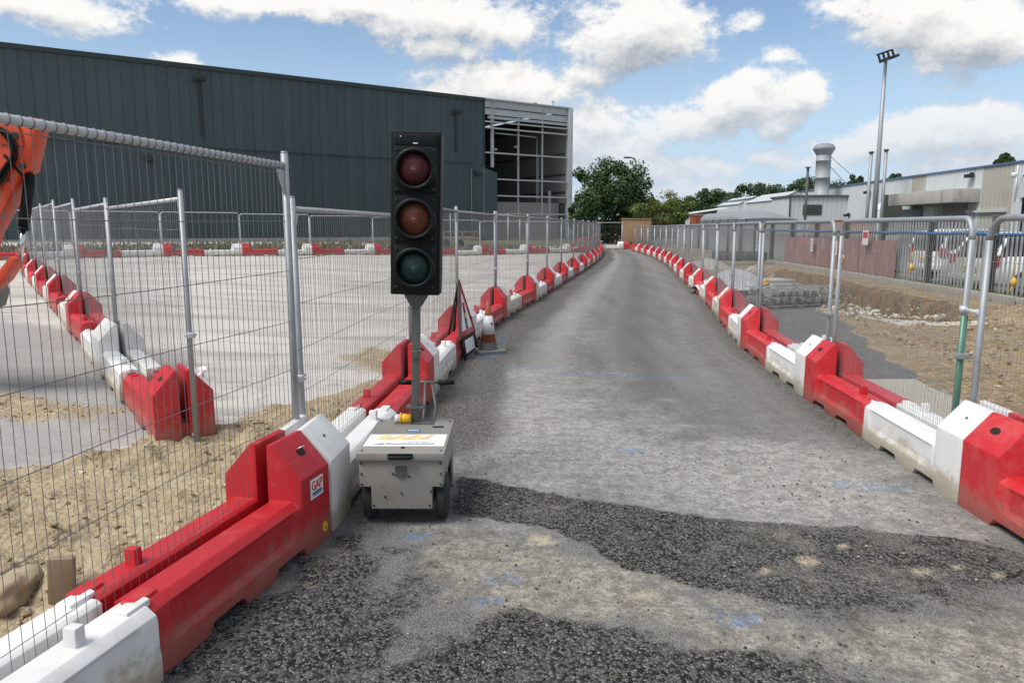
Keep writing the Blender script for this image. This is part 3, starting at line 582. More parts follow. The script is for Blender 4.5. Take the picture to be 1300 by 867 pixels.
# ------------------------------------------------------------------ mesh fence panels
def make_panel(L,h,style,z0,pitch,label,post_mat,rail_mat,wire_mat,hz,wr=.0016,rings=False,n=5,step=3):
    root=empty('mesh_fence',(0,0,0)); tag(root,label,'fence panel')
    rr=.0195
    if style=='square':
        for x in (.022,L-.022):
            p=MB(); p.tube([(x,0,z0),(x,0,h+.035)],rr,12); p.tube([(x,0,h+.035),(x,0,h+.045)],rr*.9,12); p.build('post',post_mat,root)
        p=MB(); p.tube([(.04,0,h-.025),(L-.04,0,h-.025)],.0155,12)
        for x,s in ((.04,1),(L-.04,-1)):
            p.prism([(x,h-.045),(x+s*.075,h-.045),(x,h-.17)],-.004,.004,'y')
        p.build('top_rail',rail_mat,root)
    else:
        rc=.13; arc=[]
        for k in range(7):
            a=math.pi-k*math.pi/12; arc.append((.022+rc+rc*math.cos(a),0,h-rr-rc+rc*math.sin(a)))
        arc2=[(L-q[0],0,q[2]) for q in arc[::-1]]
        p=MB(); p.tube([(.022,0,z0)]+arc[:1],rr,12); p.build('post',post_mat,root)
        p=MB(); p.tube([(L-.022,0,z0),arc2[-1]],rr,12); p.build('post',post_mat,root)
        p=MB(); p.tube(arc+arc2,rr,12); p.build('top_rail',rail_mat,root)
    p=MB(); p.tube([(.03,0,z0+.05),(L-.03,0,z0+.05)],.014,8); p.build('bottom_rail',post_mat,root)
    w=MB(); x=.06; r2=random.Random(5)
    while x<L-.05:
        j=[r2.uniform(-.005,.005) for _ in range(4)]; top=h-.005 if style=='square' else h-.02
        if style!='square' and (x<.17 or x>L-.17): top-=.05
        w.tube([(x+j[0]*.3,.0,top),(x+j[1],j[2]*.8,z0+(h-z0)*.62),(x+j[2],j[3]*.8,z0+(h-z0)*.3),(x+j[3],0,z0+.05)],wr,4,cap=False)
        if rings: w.tube([(x,.0175*math.cos(a),h-.025+.0175*math.sin(a)) for a in [k*math.pi/4 for k in range(9)]],.0017,4,cap=False)
        x+=pitch
    for z in hz:
        ph=r2.uniform(0,6); w.tube([(q*L/8,.004*math.sin(ph+q*1.3),z+.006*math.sin(ph*2+q*.9)) for q in range(9)],wr*1.05,4,cap=False)
    w.build('mesh_infill',wire_mat,root,clean=False)
    c=MB(); zc=z0+(h-z0)*.45; c.box((0,0,zc),(.10,.055,.035),0); c.tube([(0,-.045,zc),(0,.045,zc)],.008,6); c.build('clamp',rail_mat,root,bevel=.004)
    return root
def place_panel(src,first,a,b,z,label,group,L,lean=0):
    o=src if first else copy_tree(src)
    a=Vector(a);b=Vector(b); d=b-a; o.location=(a.x,a.y,z); o.rotation_euler=(lean,0,math.atan2(d.y,d.x)); o.scale=(d.length/L,1,1)
    tag(o,label,'fence panel',group); return o
HZ=[.30,.55,.80,1.05,1.30,1.55]
left0=make_panel(3.2,1.85,'square',.10,.046,'x',M['galv'],M['galv_rail'],M['wire'],HZ+[1.79],rings=True)
G='mesh fence panels along the left side of the road'
place_panel(left0,True,(-1.76,.95),(-1.20,4.06),.0,'tall mesh fence panel in the nearest red unit, closest to the camera on the left',G,3.2).scale.z=1.062
for i in range(1,len(LC)-1):
    a=LC[i] if i>1 else (-1.195,4.12)
    place_panel(left0,False,a,LC[i+1],-.11 if i==1 else .0,f'mesh fence panel with square top, {ORD[i]} along the left side of the road',G,3.2,random.uniform(-.01,.01))
right0=make_panel(3.2,1.69,'round',.08,.036,'x',M['galv'],M['galv'],M['wirefar'],[.3,.58,.86,1.14,1.42],wr=.0013)
G='round topped fence panels along the right side of the road'
for i in range(0,len(RC)-1):
    a,b=Vector(RC[i]),Vector(RC[i+1]); d=(b-a).normalized()
    lab='round topped fence panel closest to the camera on the right side of the road' if i==0 else f'round topped fence panel, {ORD[i]} along the right side of the road'
    a=a+d*(.50 if i==1 else .03); b=b+d*(.33 if i==0 else -.10)
    o=place_panel(right0,i==0,a,b,.0,lab,G,3.2,random.uniform(-.008,.008))
    if i==1:
        gs=MB(); gs.tube([(.022,0,.08),(.022,0,1.06)],.0215,12); tag(gs.build('post_sleeve',M['green_post'],o),'green painted lower post')
        for ch in o.children:
            if ch.name.startswith('post'): pass
c=MB(); p=Vector(RC[1]); zc=1.10
dd=(Vector(RC[2])-p).normalized()
a=p+dd*.33; b=p+dd*.52
c.tube([(a.x,a.y,zc),(b.x,b.y,zc)],.014,8); 
for q in (a,b): c.tube([(q.x,q.y,zc-.022),(q.x,q.y,zc+.022)],.025,12)
tag(c.build('fence_coupler',M['galv_rail']),'bright steel coupler joining the two nearest round topped panels on the right','coupler')
inner0=make_panel(3.26,1.84,'square',.02,.06,'x',M['galv'],M['galv_rail'],M['wirefar'],[.3,.65,1.0,1.35,1.6],wr=.0014)
G='mesh fence panels of the row inside the yard'
for k in range(0,12,2):
    a=(IC[k][0]+.10,IC[k][1]-.05) if k==0 else IC[k]
    place_panel(inner0,k==0,a,IC[k+2],zg(*IC[k]),f'mesh fence panel standing in the short row inside the yard, {ORD[k//2]} from its red end',G,3.26)
far0=make_panel(3.41,1.95,'round',.1,.09,'x',M['galv_rail'],M['galv_rail'],M['wirefar'],[.4,.8,1.2,1.6],wr=.0016)
G='round topped fence panels of the far row below the warehouse'
for i in range(len(FJ)-1):
    place_panel(far0,i==0,FJ[i],FJ[i+1],.0+zg(*FJ[i]),f'round topped mesh fence panel, {ORD[i]} from the left in the far row below the warehouse',G,3.41)
G='fence panels across the end of the road'
place_panel(far0,False,(4.9,56.2),(8.3,56.6),0,'round topped mesh fence panel closing the far end of the road',G,3.41)
# ------------------------------------------------------------------ portable traffic light on a wheeled box
T=empty('portable_traffic_light',(-.60,4.2,0),0,'portable traffic light with three unlit lamps on a mast over a grey wheeled box','traffic light')
def at0(mb): return mb.xf(Matrix.Translation((.60,-4.2,0)))
def at(mb): return mb.xf(Matrix.Translation((.60,-4.2,0))).xf(Matrix.Scale(.895,4,(1,0,0)))   # drawn in place, stored about the thing's base
b=MB(); b.prism([(-.785,.10),(-.415,.10),(-.415,.225),(-.348,.225),(-.348,.376),(-.855,.376),(-.855,.225),(-.785,.225)],3.875,4.55,'y')
at(b).build('box',M['boxgrey'],T,bevel=.005)
l=MB(); l.prism([(-.868,.378),(-.336,.378),(-.336,.42),(-.868,.42)],3.855,4.575,'y'); lid=at(l).build('lid',M['boxgrey'],T,bevel=.006)
s=MB(); s.box((-.602,4.10,.4215),(.50,.235,.002),0)
for q in range(24):
    x0=-.79+.0135*q; h0=.046+.020*math.sin(q*.9); s.prism([(x0,4.105),(x0+.0128,4.105),(x0+.0128+.5*h0,4.105+h0*1.6),(x0+.5*h0,4.105+h0*1.6)],.4225,.4229,'z',4 if (q//4)%2 else 3)
s.prism([(-.80,4.012),(-.735,4.012),(-.728,4.036)],.4226,.4232,'z',1)
xx=-.72; rq=random.Random(8)
while xx<-.42:
    wd=rq.uniform(.012,.026); hh=rq.uniform(.014,.022); s.prism([(xx,4.014),(xx+wd,4.014),(xx+wd+.006,4.014+hh),(xx+.006,4.014+hh)],.4226,.4232,'z',1)
    s.prism([(xx+wd*.35,4.0185),(xx+wd*.7,4.0185),(xx+wd*.7+.002,4.0185+hh*.4),(xx+wd*.35+.002,4.0185+hh*.4)],.4233,.4236,'z',0); xx+=wd+.004
s.box((-.52,4.058,.4228),(.13,.006,.0008),2)
tag(at(s).build('decal',[M['stkw'],M['stkb'],M['stkbl'],M['stky'],M['stko']],lid),'white decal with yellow and orange band over dark blue lettering')
s=MB(); s.box((-.585,4.30,.4216),(.085,.045,.0022),1)
for q in range(5): s.box((-.615+.015*q,4.30,.4232),(.008,.024,.001),0)
at(s).build('small_plate',[M['stkw'],M['stkbl']],lid)
h=MB(); h.tube([(-.665,3.853,.405),(-.665,3.832,.402),(-.535,3.832,.402),(-.535,3.853,.405)],.011,10); h.box((-.60,3.850,.405),(.15,.006,.028)); at(h).build('handle',M['black'],T,bevel=.002)
for x,z in [(-.84,.36),(-.84,.30),(-.36,.36),(-.36,.30),(-.84,.24),(-.36,.24),(-.60,.19),(-.65,.30),(-.55,.285),(-.77,.12),(-.43,.12),(-.70,.17),(-.42,.2)]:
    r=MB(); r.tube([(x,3.876,z),(x,3.868,z)],.006,8); at(r).build('rivet',M['darksteel'],T)
r=MB(); r.box((-.60,3.8715,.315),(.07,.009,.055)); r.box((-.60,3.8690,.29),(.035,.010,.02)); at(r).build('latch',M['mastgrey'],T)
for x in (-.84,-.36):
    for y in (3.90,4.52): r=MB(); r.tube([(x,y,.418),(x,y,.4245)],.007,8); at(r).build('rivet',M['darksteel'],lid)
r=MB(); r.tube([(-.60,3.95,.418),(-.60,3.95,.427)],.012,8); at(r).build('lock',M['darksteel'],lid); r=MB(); r.box((-.43,4.38,.423),(.075,.018,.006)); at(r).build('slot_plate',M['darksteel'],lid)
for x in (-.365,-.815):
    w=MB(); w.xf(Matrix.Identity(4))
    prof=[(.055,-.034),(.10,-.036),(.122,-.030),(.130,-.016),(.130,.016),(.122,.030),(.10,.036),(.055,.034)]
    w.lathe(prof,n=28); w.xf(Matrix.Translation((x,4.02,.130))@Matrix.Rotation(R(90),4,'Y')); ty=at(w).build('wheel',M['rubber'],T)
    w=MB(); w.lathe([(.0,-.026),(.05,-.026),(.058,-.03),(.058,.03),(.05,.026),(0,.026)],n=20); w.xf(Matrix.Translation((x,4.02,.130))@Matrix.Rotation(R(90),4,'Y')); at(w).build('hub',M['boxgrey'],ty)
f=MB()   # rear legs and drawbar
for x in (-.83,-.37):
    f=MB(); f.prism([(x-.012,0.0),(x+.012,0.0),(x+.012,.25),(x-.012,.25)],4.50,4.53,'y'); at(f).build('rear_leg',M['mastgrey'],T,bevel=.003)
f=MB(); f.box((-.352,4.50,.20),(.006,.14,.32)); at(f).build('side_plate',M['mastgrey'],T,bevel=.002)
db=MB(); db.tube([(-.57,4.56,.30),(-.57,4.76,.46),(-.57,4.82,.60)],.012,8); db.tube([(-.50,4.56,.30),(-.49,4.78,.45),(-.52,4.82,.60)],.010,8); db.tube([(-.76,4.82,.605),(-.37,4.82,.605)],.010,8)
dbo=at(db).build('drawbar',M['mastgrey'],T)
for x0,x1 in ((-.765,-.66),(-.475,-.355)):
    g=MB(); g.tube([(x0,4.82,.605),(x1,4.82,.605)],.017,12); at(g).build('grip',M['black'],dbo)
Lm=Matrix.Translation((-.60,4.50,.42))@Matrix.Rotation(R(1.6),4,'Y')
def mast(mb): return at0(mb.xf(Lm))
m=MB(); m.box((0,0,.40),(.047,.047,.80)); m.box((0,0,.004),(.24,.12,.008)); m.box((0,0,.10),(.11,.075,.014)); m.box((0,-.031,.43),(.04,.008,.05)); m.tube([(-.03,-.033,.45),(.034,-.033,.45)],.005,6)
mo=mast(m).build('mast',M['mastgrey'],T,bevel=.003)
m=MB(); m.prism([(-.028,.72),(.028,.72),(.075,.80),(-.075,.80)],-.032,-.026,'y'); m.prism([(-.028,.72),(.028,.72),(.075,.80),(-.075,.80)],.026,.032,'y'); m.box((0,0,.805),(.21,.12,.012)); mast(m).build('bracket',M['mastgrey'],mo)
H0=.80; HH=.945; W=.292
hd=MB(); hd.box((0,.0,H0+HH/2),(W,.17,HH)); hd.box((0,-.094,H0+HH/2),(W-.034,.02,HH-.036))
head=mast(hd).build('signal_head',M['black'],T,bevel=.010,seg=3)
d=MB(); d.box((.0,-.107,H0+HH-.052),(W-.05,.010,.062))
mast(d).build('top_cover',M['black'],head,bevel=.004)
d=MB(); d.box((-.085,-.1135,H0+HH-.035),(.006,.003,.006)); d.box((.0,-.1135,H0+HH-.072),(.026,.003,.006)); mast(d).build('maker_plate',M['paper'],head)
cz=[H0+HH-.218,H0+HH-.500,H0+HH-.782]
for z,ml,nm in zip(cz,('lens_red','lens_amber','lens_green'),('red','amber','green')):
    d=MB(); d.box((0,-.108,z),(W-.048,.012,.262))
    dr=mast(d).build('lamp_door',M['black'],head,bevel=.006)
    d=MB(); prof=[(.098,0),(.098,.052),(.106,.056),(.118,.052),(.124,.0)]
    d.lathe(prof+[(.098,0)],n=40); d.xf(Matrix.Translation((0,-.112,z))@Matrix.Rotation(R(90),4,'X')); mast(d).build('lamp_bezel',M['black'],dr)
    d=MB(); d.lathe([(.0,.036),(.03,.034),(.06,.028),(.085,.019),(.099,.008),(.099,0)],n=40); d.xf(Matrix.Translation((0,-.114,z))@Matrix.Rotation(R(90),4,'X')); tag(mast(d).build('lamp_lens',M[ml],dr),f'unlit {nm} lens')
    d=MB()
    for x in (-.108,.108):
        for dz in (-.112,.112): d.tube([(x,-.113,z+dz),(x,-.119,z+dz)],.008,10)
    mast(d).build('door_screw',M['darksteel'],dr)
y=MB(); y.tube([(-.735,4.47,.452),(-.70,4.47,.452)],.026,14,1); y.tube([(-.70,4.47,.452),(-.625,4.465,.452)],[.031,.027],14,0); y.tube([(-.70,4.47,.452),(-.69,4.47,.452)],.036,14,0); y.box((-.68,4.47,.424),(.11,.06,.006),2)
tag(at(y).build('power_plug',[M['yellow'],M['white'],M['boxgrey']],T),'yellow power plug')

# ------------------------------------------------------------------ temporary road sign (triangle) seen from the side
S=empty('road_works_sign',(-.52,9.35,0),0,'triangular red bordered warning sign on a black folding frame, seen nearly edge on','road sign')
# local frame: x along the sign's width, z up the plate, y = towards the reader
SM=Matrix.Translation((0,0,0))@Matrix.Rotation(R(80),4,'Z')@Matrix.Rotation(R(-9),4,'X')
def sg(mb): return mb.xf(SM)
def tri(w,h,z): return [(-w/2,z),(w/2,z),(0,z+h)]
d=MB(); d.prism(tri(.78,.69,.27),-.004,.004,'y'); plate=sg(d).build('plate',M['redlamp'],S)
d=MB(); d.prism(tri(.52,.46,.345),-.0065,-.0042,'y'); sg(d).build('white_face',M['paper'],plate)
for nm,z,mt in (('red',.62,'stkr'),('amber',.51,'amber'),('green',.40,'skin_green')):
    d=MB(); d.lathe([(0,0),(.042,0),(.042,.002),(0,.002)],n=20); d.xf(Matrix.Translation((0,-.0105,z+.005))@Matrix.Rotation(R(90),4,'X')); tag(sg(d).build('lamp_symbol',M[mt],plate),f'{nm} disc of the traffic light symbol')
d=MB(); d.box((0,-.0072,.515),(.11,.0012,.33)); sg(d).build('symbol_case',M['black'],plate)
d=MB()
for s in (1,-1):
    a=Vector((s*.40,.006,.26)); c=Vector((0,.006,.975)); u=(c-a).normalized(); d.loft([[a+Vector((s*.014,y,0)) for y in (-.014,.014)]+[a+Vector((-s*.014,y,0)) for y in (.014,-.014)],[c+Vector((s*.014,y,0)) for y in (-.014,.014)]+[c+Vector((-s*.014,y,0)) for y in (.014,-.014)]])
    d.tube([(s*.34,.004,.27),(s*.36,-.01,.0)],.014,8)
d.box((0,.006,.262),(.80,.024,.024)); sg(d).build('front_frame',M['black'],S)
d=MB(); d.tube([(0,.02,.93),(.2,.30,.02)],.012,8); d.tube([(0,.02,.93),(-.2,.30,.02)],.012,8); d.tube([(.2,.30,.02),(-.2,.30,.02)],.010,8); sg(d).build('back_frame',M['black'],S)
d=MB(); d.box((0,-.004,.145),(.50,.006,.20),0); d.box((0,-.0075,.145),(.46,.001,.16),1); tag(sg(d).build('supplementary_plate',[M['black'],M['paper']],S),'white plate under the triangle')

# ------------------------------------------------------------------ traffic cone
C=empty('traffic_cone',(-.31,9.62,0),R(24),'orange and white traffic cone with a grey base beside the triangular sign','traffic cone')
d=MB(); d.prism([(-.19,-.16),(-.16,-.19),(.16,-.19),(.19,-.16),(.19,.16),(.16,.19),(-.16,.19),(-.19,.16)],0,.04,'z'); d.build('base',M['stone'],C,bevel=.008)
rad=lambda z: .125-.155*z
d=MB(); d.lathe([(rad(.04)+.012,.035),(rad(.06)+.006,.05),(rad(.14),.14),(rad(.14),.141)],n=28); d.build('grey_collar',M['mastgrey'],C)
d=MB(); d.lathe([(rad(.14)-.001,.14),(rad(.66),.655),(rad(.66)-.012,.665),(0,.665)],n=28); d.build('cone_body',M['orangeplain'],C)
d=MB(); d.lathe([(rad(.245)+.003,.245),(rad(.48)+.003,.48)],n=28); s_=d.build('white_sleeve',M['reflect'],C)
d=MB(); d.box((.02,-rad(.37)-.004,.38),(.022,.006,.03)); d.build('dark_mark',M['darksteel'],C)
# ------------------------------------------------------------------ excavator at the left edge
X=empty('excavator',(-8.2,7.2,zg(-8.2,7.2)),0,'orange tracked excavator reaching into the yard behind the nearest mesh fence','excavator')
zx=zg(-8.2,7.2)
def ex(px,py): return ((px-658)*.00719,1.62+(288-py)*.00729)
def xat(mb): return mb.xf(Matrix.Translation((8.2,-7.2,-zx)))
def arm(poly,name,w=.20,mat='orange'):
    d=MB(); d.prism([ex(*p) for p in poly],7.0-w/2,7.0+w/2,'y'); return xat(d).build(name,M[mat],X,bevel=.012)
dip=arm([(31,163),(60,155),(66,160),(62,172),(46,219),(37,224),(15,262),(-8,297),(-18,322),(-32,318),(-24,285),(-2,232),(10,200)],'dipper_arm')
boom=arm([(22,158),(44,166),(47,190),(14,187),(-40,190),(-110,214),(-190,300),(-225,352),(-252,345),(-232,300),(-150,190),(-70,162)],'boom',.24)
for p,r in (((43,214),.026),((38,178),.032),((5,212),.022),((22,230),.016)):
    d=MB(); x,z=ex(*p); d.tube([(x,6.86,z),(x,7.14,z)],r,14); xat(d).build('pin',M['darksteel'],dip)
def ram(a,b,c,name):
    d=MB(); (x0,z0),(x1,z1),(x2,z2)=ex(*a),ex(*b),ex(*c); d.tube([(x0,7,z0),(x1,7,z1)],.048,14); d.tube([(x1,7,z1),(x1+(x0-x1)*.06,7,z1+(z0-z1)*.06)],.055,14)
    o=xat(d).build(name,M['black'],X); d=MB(); d.tube([(x1,7,z1),(x2,7,z2)],.025,12); xat(d).build('ram_rod',M['chrome'],o)
ram((42,222),(26,292),(17,332),'bucket_ram'); ram((-60,150),(10,160),(30,162),'dipper_ram')
for k,(dx,dy) in enumerate([(0,0),(3,2.2),(-4,3.5),(6,5)]):
    d=MB(); y=6.84+.02*k
    pts=[(-60+dx,172-dy),(-25+dx,160+dy),(4+dx,163+dy),(22+dx,168+dy),(34+dx,182+dy),(36+dx,200+dy),(24+dx,216+dy),(12+dx,232+dy),(8+dx,242+dy)]
    if k==3: pts=[(20,200),(30,212),(38,222),(44,228)]
    sm=[]
    for i in range(len(pts)-1):
        p0,p1,p2,p3=pts[max(i-1,0)],pts[i],pts[i+1],pts[min(i+2,len(pts)-1)]
        for u in (0,.25,.5,.75): sm.append(tuple(.5*(2*p1[j]+(p2[j]-p0[j])*u+(2*p0[j]-5*p1[j]+4*p2[j]-p3[j])*u*u+(3*p1[j]-p0[j]-3*p2[j]+p3[j])*u**3) for j in (0,1)))
    sm.append(pts[-1]); d.tube([(ex(*p)[0],y,ex(*p)[1]) for p in sm],.014,8); xat(d).build('hydraulic_hose',M['black'],dip)
d=MB(); d.prism([ex(*p) for p in [(21,328),(12,325),(-8,348),(-30,366),(-24,374),(0,356)]],6.92,7.08,'y'); xat(d).build('bucket_link',M['orange'],X,bevel=.01)
d=MB(); P=[ex(*p) for p in [(-56,332),(-30,330),(-14,346),(2,358),(5,374),(-2,392),(-26,404),(-62,408),(-100,395),(-76,388),(-46,388),(-30,374),(-40,352)]]
d.prism([(a-.22,b) for a,b in P],6.72,7.28,'y'); bk=xat(d).build('bucket',M['stone'],X,bevel=.01)
d=MB(); c=ex(-26,394); d.tube([(c[0]+.035*math.cos(a),7.0,c[1]+.035*math.sin(a)) for a in [k*math.pi/6 for k in range(13)]],.012,8); xat(d).build('lifting_eye',M['darksteel'],bk)
for y in (6.5,7.9):
    d=MB(); pr=[]
    for k in range(9): a=-math.pi/2+k*math.pi/8; pr.append((.95+.30*math.cos(a),.32+.30*math.sin(a)))
    for k in range(9): a=math.pi/2+k*math.pi/8; pr.append((-.95+.30*math.cos(a),.32+.30*math.sin(a)))
    d.prism(pr,-.2,.2,'y'); d.xf(Matrix.Translation((-.2,y-7.2,0))); tr=d.build('track',M['rubber'],X,bevel=.02)
    d=MB()
    for k in range(5): d.tube([(-.95+.37*k,y-7.2-.205,.32),(-.95+.37*k,y-7.2+.205,.32)],.12,12)
    d.build('track_roller',M['darksteel'],tr)
d=MB(); d.box((-.2,0,.75),(1.9,1.5,.25)); d.prism([(-1.4,.88),(.5,.88),(.5,1.3),(-.2,1.55),(-1.4,1.5)],-.75,.75,'y'); d.build('house',M['orange'],X,bevel=.04)
d=MB(); d.prism([(-.45,1.0),(.62,1.0),(.62,1.5),(.45,2.55),(-.45,2.6)],-.72,.0,'y'); cb=d.build('cab',M['orange'],X,bevel=.05)
d=MB(); d.prism([(-.35,1.55),(.52,1.55),(.40,2.42),(-.35,2.45)],-.728,.006,'y'); d.build('cab_window',M['darkglass'],cb)
d=MB(); x0,z0=ex(-240,345); d.box((x0+8.2,.0-.2,z0-zx-.1),(.5,.34,.6)); d.build('boom_foot',M['orange'],X,bevel=.02)

# ------------------------------------------------------------------ warehouse
WH=empty('warehouse',(-3.4,95,0),math.atan2(.569,.823),'long dark grey green metal clad warehouse with one open steel framed bay','warehouse')
# local: x along the front (right = away), y into the building, z up; corner of the cladding at x=0
HT=17.2; SEAM=9.3
def ribs(x0,x1,p,dep,y):
    pts=[]; x=x0
    while x<x1: pts+= [(x,y),(min(x+p*.82,x1),y),(min(x+p*.86,x1),y+dep),(min(x+p*.96,x1),y+dep)]; x+=p
    pts.append((x1,y)); return pts
def ribwall(x0,x1,p,dep,y,z0,z1,name,mat,parent):
    d=MB(); pr=ribs(x0,x1,p,dep,y); n=len(pr); d.add([(a,b,z0) for a,b in pr]+[(a,b,z1) for a,b in pr],[(i,i+1,i+1+n,i+n) for i in range(n-1)])
    d.add([(x0,y+.3,z0),(x1,y+.3,z0),(x1,y+.3,z1),(x0,y+.3,z1)],[(0,1,2,3)]); return d.build(name,mat,parent)
ribwall(-95,0,1.0,.04,0,SEAM-.4,HT-.35,'upper_wall',M['clad'],WH)
ribwall(-95,-1.9,1.0,.04,-.12,.45,SEAM,'lower_wall',M['clad'],WH)
d=MB(); d.box((-48.4,-.05,SEAM+.05),(93.2,.36,.10)); d.box((-47.5,.05,HT-.15),(95.1,.45,.42)); d.box((-.04,.12,HT/2+4.4),(.14,.34,HT-8.9)); d.box((-.9,.02,SEAM-.2),(2.2,.2,.10)); d.build('trim',M['cladtrim'],WH)
d=MB(); d.box((-48.4,0,.2),(93.2,.3,.5)); d.build('plinth',M['concrete'],WH)
d=MB(); d.prism([(-1.9,.2),(1.75,.2),(1.75,8.35),(-1.9,9.3)],-.16,.02,'y'); d.xf(Matrix.Translation((-1.9,0,0))@Matrix.Rotation(R(0),4,'Z')@Matrix.Translation((1.9,0,0))); d.build('splayed_wall',M['clad'],WH)
d=MB(); d.box((-.25,-.20,4.6),(.10,.06,8.8)); d.box((-2.1,-.22,4.4),(.12,.1,8.6)); d.build('down_pipe',M['sheet'],WH)
d=MB(); d.add([(-95,0.2,HT-.1),(13.6,.2,HT-.1),(13.6,30,HT-.1),(-95,30,HT-.1)],[(0,1,2,3)]); d.build('roof',M['clad'],WH)
for x,z,zl in ((-33.1,16.0,10.4),(-4.0,15.3,10.5)):
    d=MB(); d.box((x,-.35,z),(.9,.35,.45)); d.box((x,-.12,z+.2),(.3,.3,.2)); d.box((x-.55,-.3,z-.25),(.25,.3,.35)); o=d.build('flood_lamp',M['darksteel'],WH,bevel=.02)
    d=MB(); d.box((x-.12,-.09,(z+zl)/2),(.24,.12,z-zl)); d.build('conduit',M['darksteel'],o)
for x,z in ((-38.2,8.0),(-1.2,8.1)):
    d=MB(); d.box((x,-.40,z),(.8,.4,.35)); d.box((x-.2,-.2,z+.25),(.25,.25,.3)); d.build('flood_lamp',M['darksteel'],WH,bevel=.02)
# open bay
d=MB(); d.box((6.7,.25,16.75),(13.2,.10,.85)); d.box((6.7,.25,15.75),(13.2,.10,.75)); d.build('fascia_panel',M['steel_light'],WH)
d=MB(); d.box((6.8,.10,HT-.02),(13.8,.55,.16)); d.box((6.7,.12,16.28),(13.2,.2,.12)); d.box((6.9,.2,15.05),(12.6,.3,.32)); d.build('eaves_beam',M['steel_mid'],WH)
d=MB(); d.box((13.55,.1,HT/2),(.75,.6,HT)); d.build('corner_column',M['steel_light'],WH,bevel=.03)
for x,w,z0,z1 in ((1.3,.42,9.0,HT),(5.3,.16,2.4,HT),(9.15,.16,2.4,HT)):
    d=MB(); d.box((x,.3,(z0+z1)/2),(w,.22,z1-z0)); d.build('bay_post',M['steel_mid'],WH)
for z,x0 in ((14.5,.05),(13.75,.05),(10.75,.05),(7.55,1.8),(5.5,1.8),(3.25,1.8)):
    d=MB(); d.box(((x0+13.2)/2,.05,z),(13.2-x0,.20,.17)); d.build('girt',M['steel_mid'],WH)
d=MB(); d.tube([(1.5,.8,13.3),(8.6,.8,13.2)],.09,8); d.tube([(9.7,2.2,2.5),(9.7,2.2,13.2)],.07,8); d.tube([(9.95,2.2,2.5),(9.95,2.2,11)],.05,8); d.box((11.3,1.5,3.2),(.3,.3,6.4)); d.build('inner_pipe',M['steel_mid'],WH)
d=MB()
for z0,z1 in ((4.8,6.0),(6.35,8.4),(8.7,11.2),(11.4,15)): d.box((13.2,14,(z0+z1)/2),(.12,27,z1-z0))
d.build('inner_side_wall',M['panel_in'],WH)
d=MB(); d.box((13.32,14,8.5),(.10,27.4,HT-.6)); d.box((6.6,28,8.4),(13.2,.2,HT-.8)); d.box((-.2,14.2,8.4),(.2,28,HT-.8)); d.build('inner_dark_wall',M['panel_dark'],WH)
d=MB(); d.box((7.2,1.6,2.4),(11.6,.2,4.8)); d.build('dado_wall',M['panel_in'],WH)
d=MB(); d.box((7,14,.05),(13,27,.1)); d.build('slab',M['concrete'],WH)
d=MB(); d.tube([(4.6,5,11.8),(5.1,5,11.8)],.16,10); d.tube([(7.9,5,12.3),(8.5,5,12.3)],.16,10); d.build('inner_lamp',M['paper'],WH)
d=MB(); d.tube([(10.9,.3,HT),(10.9,.3,HT+.75)],.04,6); d.box((10.9,.3,HT+.6),(.5,.06,.06)); d.box((8.0,.3,HT+.12),(.3,.3,.2)); d.box((12.2,.3,HT+.1),(.9,.06,.1)); d.build('roof_aerial',M['darksteel'],WH)

# site clutter seen through the far fence
c=empty('site_cabin',(9.6,112,0),R(8),'pale blue site cabin beside the open end of the warehouse','cabin')
d=MB(); d.box((0,0,1.5),(5,2.4,2.9)); d.build('cabin_body',M['cabin'],c,bevel=.05); d=MB(); d.box((0,0,3.02),(5.2,2.6,.14)); d.build('roof',M['steel_light'],c); d=MB(); d.box((-1.1,-1.22,1.7),(1.1,.05,.9)); d.build('window',M['darkglass'],c)
rg=random.Random(3)
def post(x,y,h,mat='steel_light',r=.035):
    d=MB(); d.tube([(0,0,0),(0,0,h)],r,8); d.tube([(0,0,h),(0,0,h+.03)],r*1.4,8); o=d.build('marker_post',M[mat]); o.location=(x,y,0); return o
for k,(x,y,h) in enumerate([(-4.8,52,2.2),(-4.3,52.6,2.5),(-.3,57,2.6),(.6,57.5,2.2),(1.3,58,2.4)]):
    tag(post(x,y,h),f'thin pale post behind the far barrier row, {ORD[k]} of five from the left','post','thin posts behind the far barrier row')
hp=empty('cable_drum',(-7.6,54,0),.3,'brown timber cable drum behind the far barrier row near the open bay','cable drum')
d=MB()
for y in (-.35,.35): d.lathe([(0,-.03),(.62,-.03),(.62,.03),(0,.03)],n=24)  if False else d.tube([(0,y-.03,.62),(0,y+.03,.62)],.62,24,smooth=False)
d.build('flange',M['wood'],hp); d=MB(); d.tube([(0,-.32,.62),(0,.32,.62)],.36,20); d.build('core',M['orangeplain'],hp)
tr=empty('flatbed_trailer',(-4.6,56,0),.35,'low rusty flatbed trailer behind the far barrier row','trailer')
d=MB(); d.box((0,0,.75),(4.4,1.6,.14)); d.box((0,-.8,1.25),(4.4,.05,.09)); d.box((0,.8,1.25),(4.4,.05,.09))
for x in (-2.1,-.7,.7,2.1): d.box((x,-.8,1.0),(.07,.05,.5)); d.box((x,.8,1.0),(.07,.05,.5))
d.build('bed',M['wood'],tr); 
for x in (-.5,.5):
    d=MB(); d.tube([(x,-.85,.35),(x,-.62,.35)],.34,18); d.build('wheel',M['rubber'],tr)
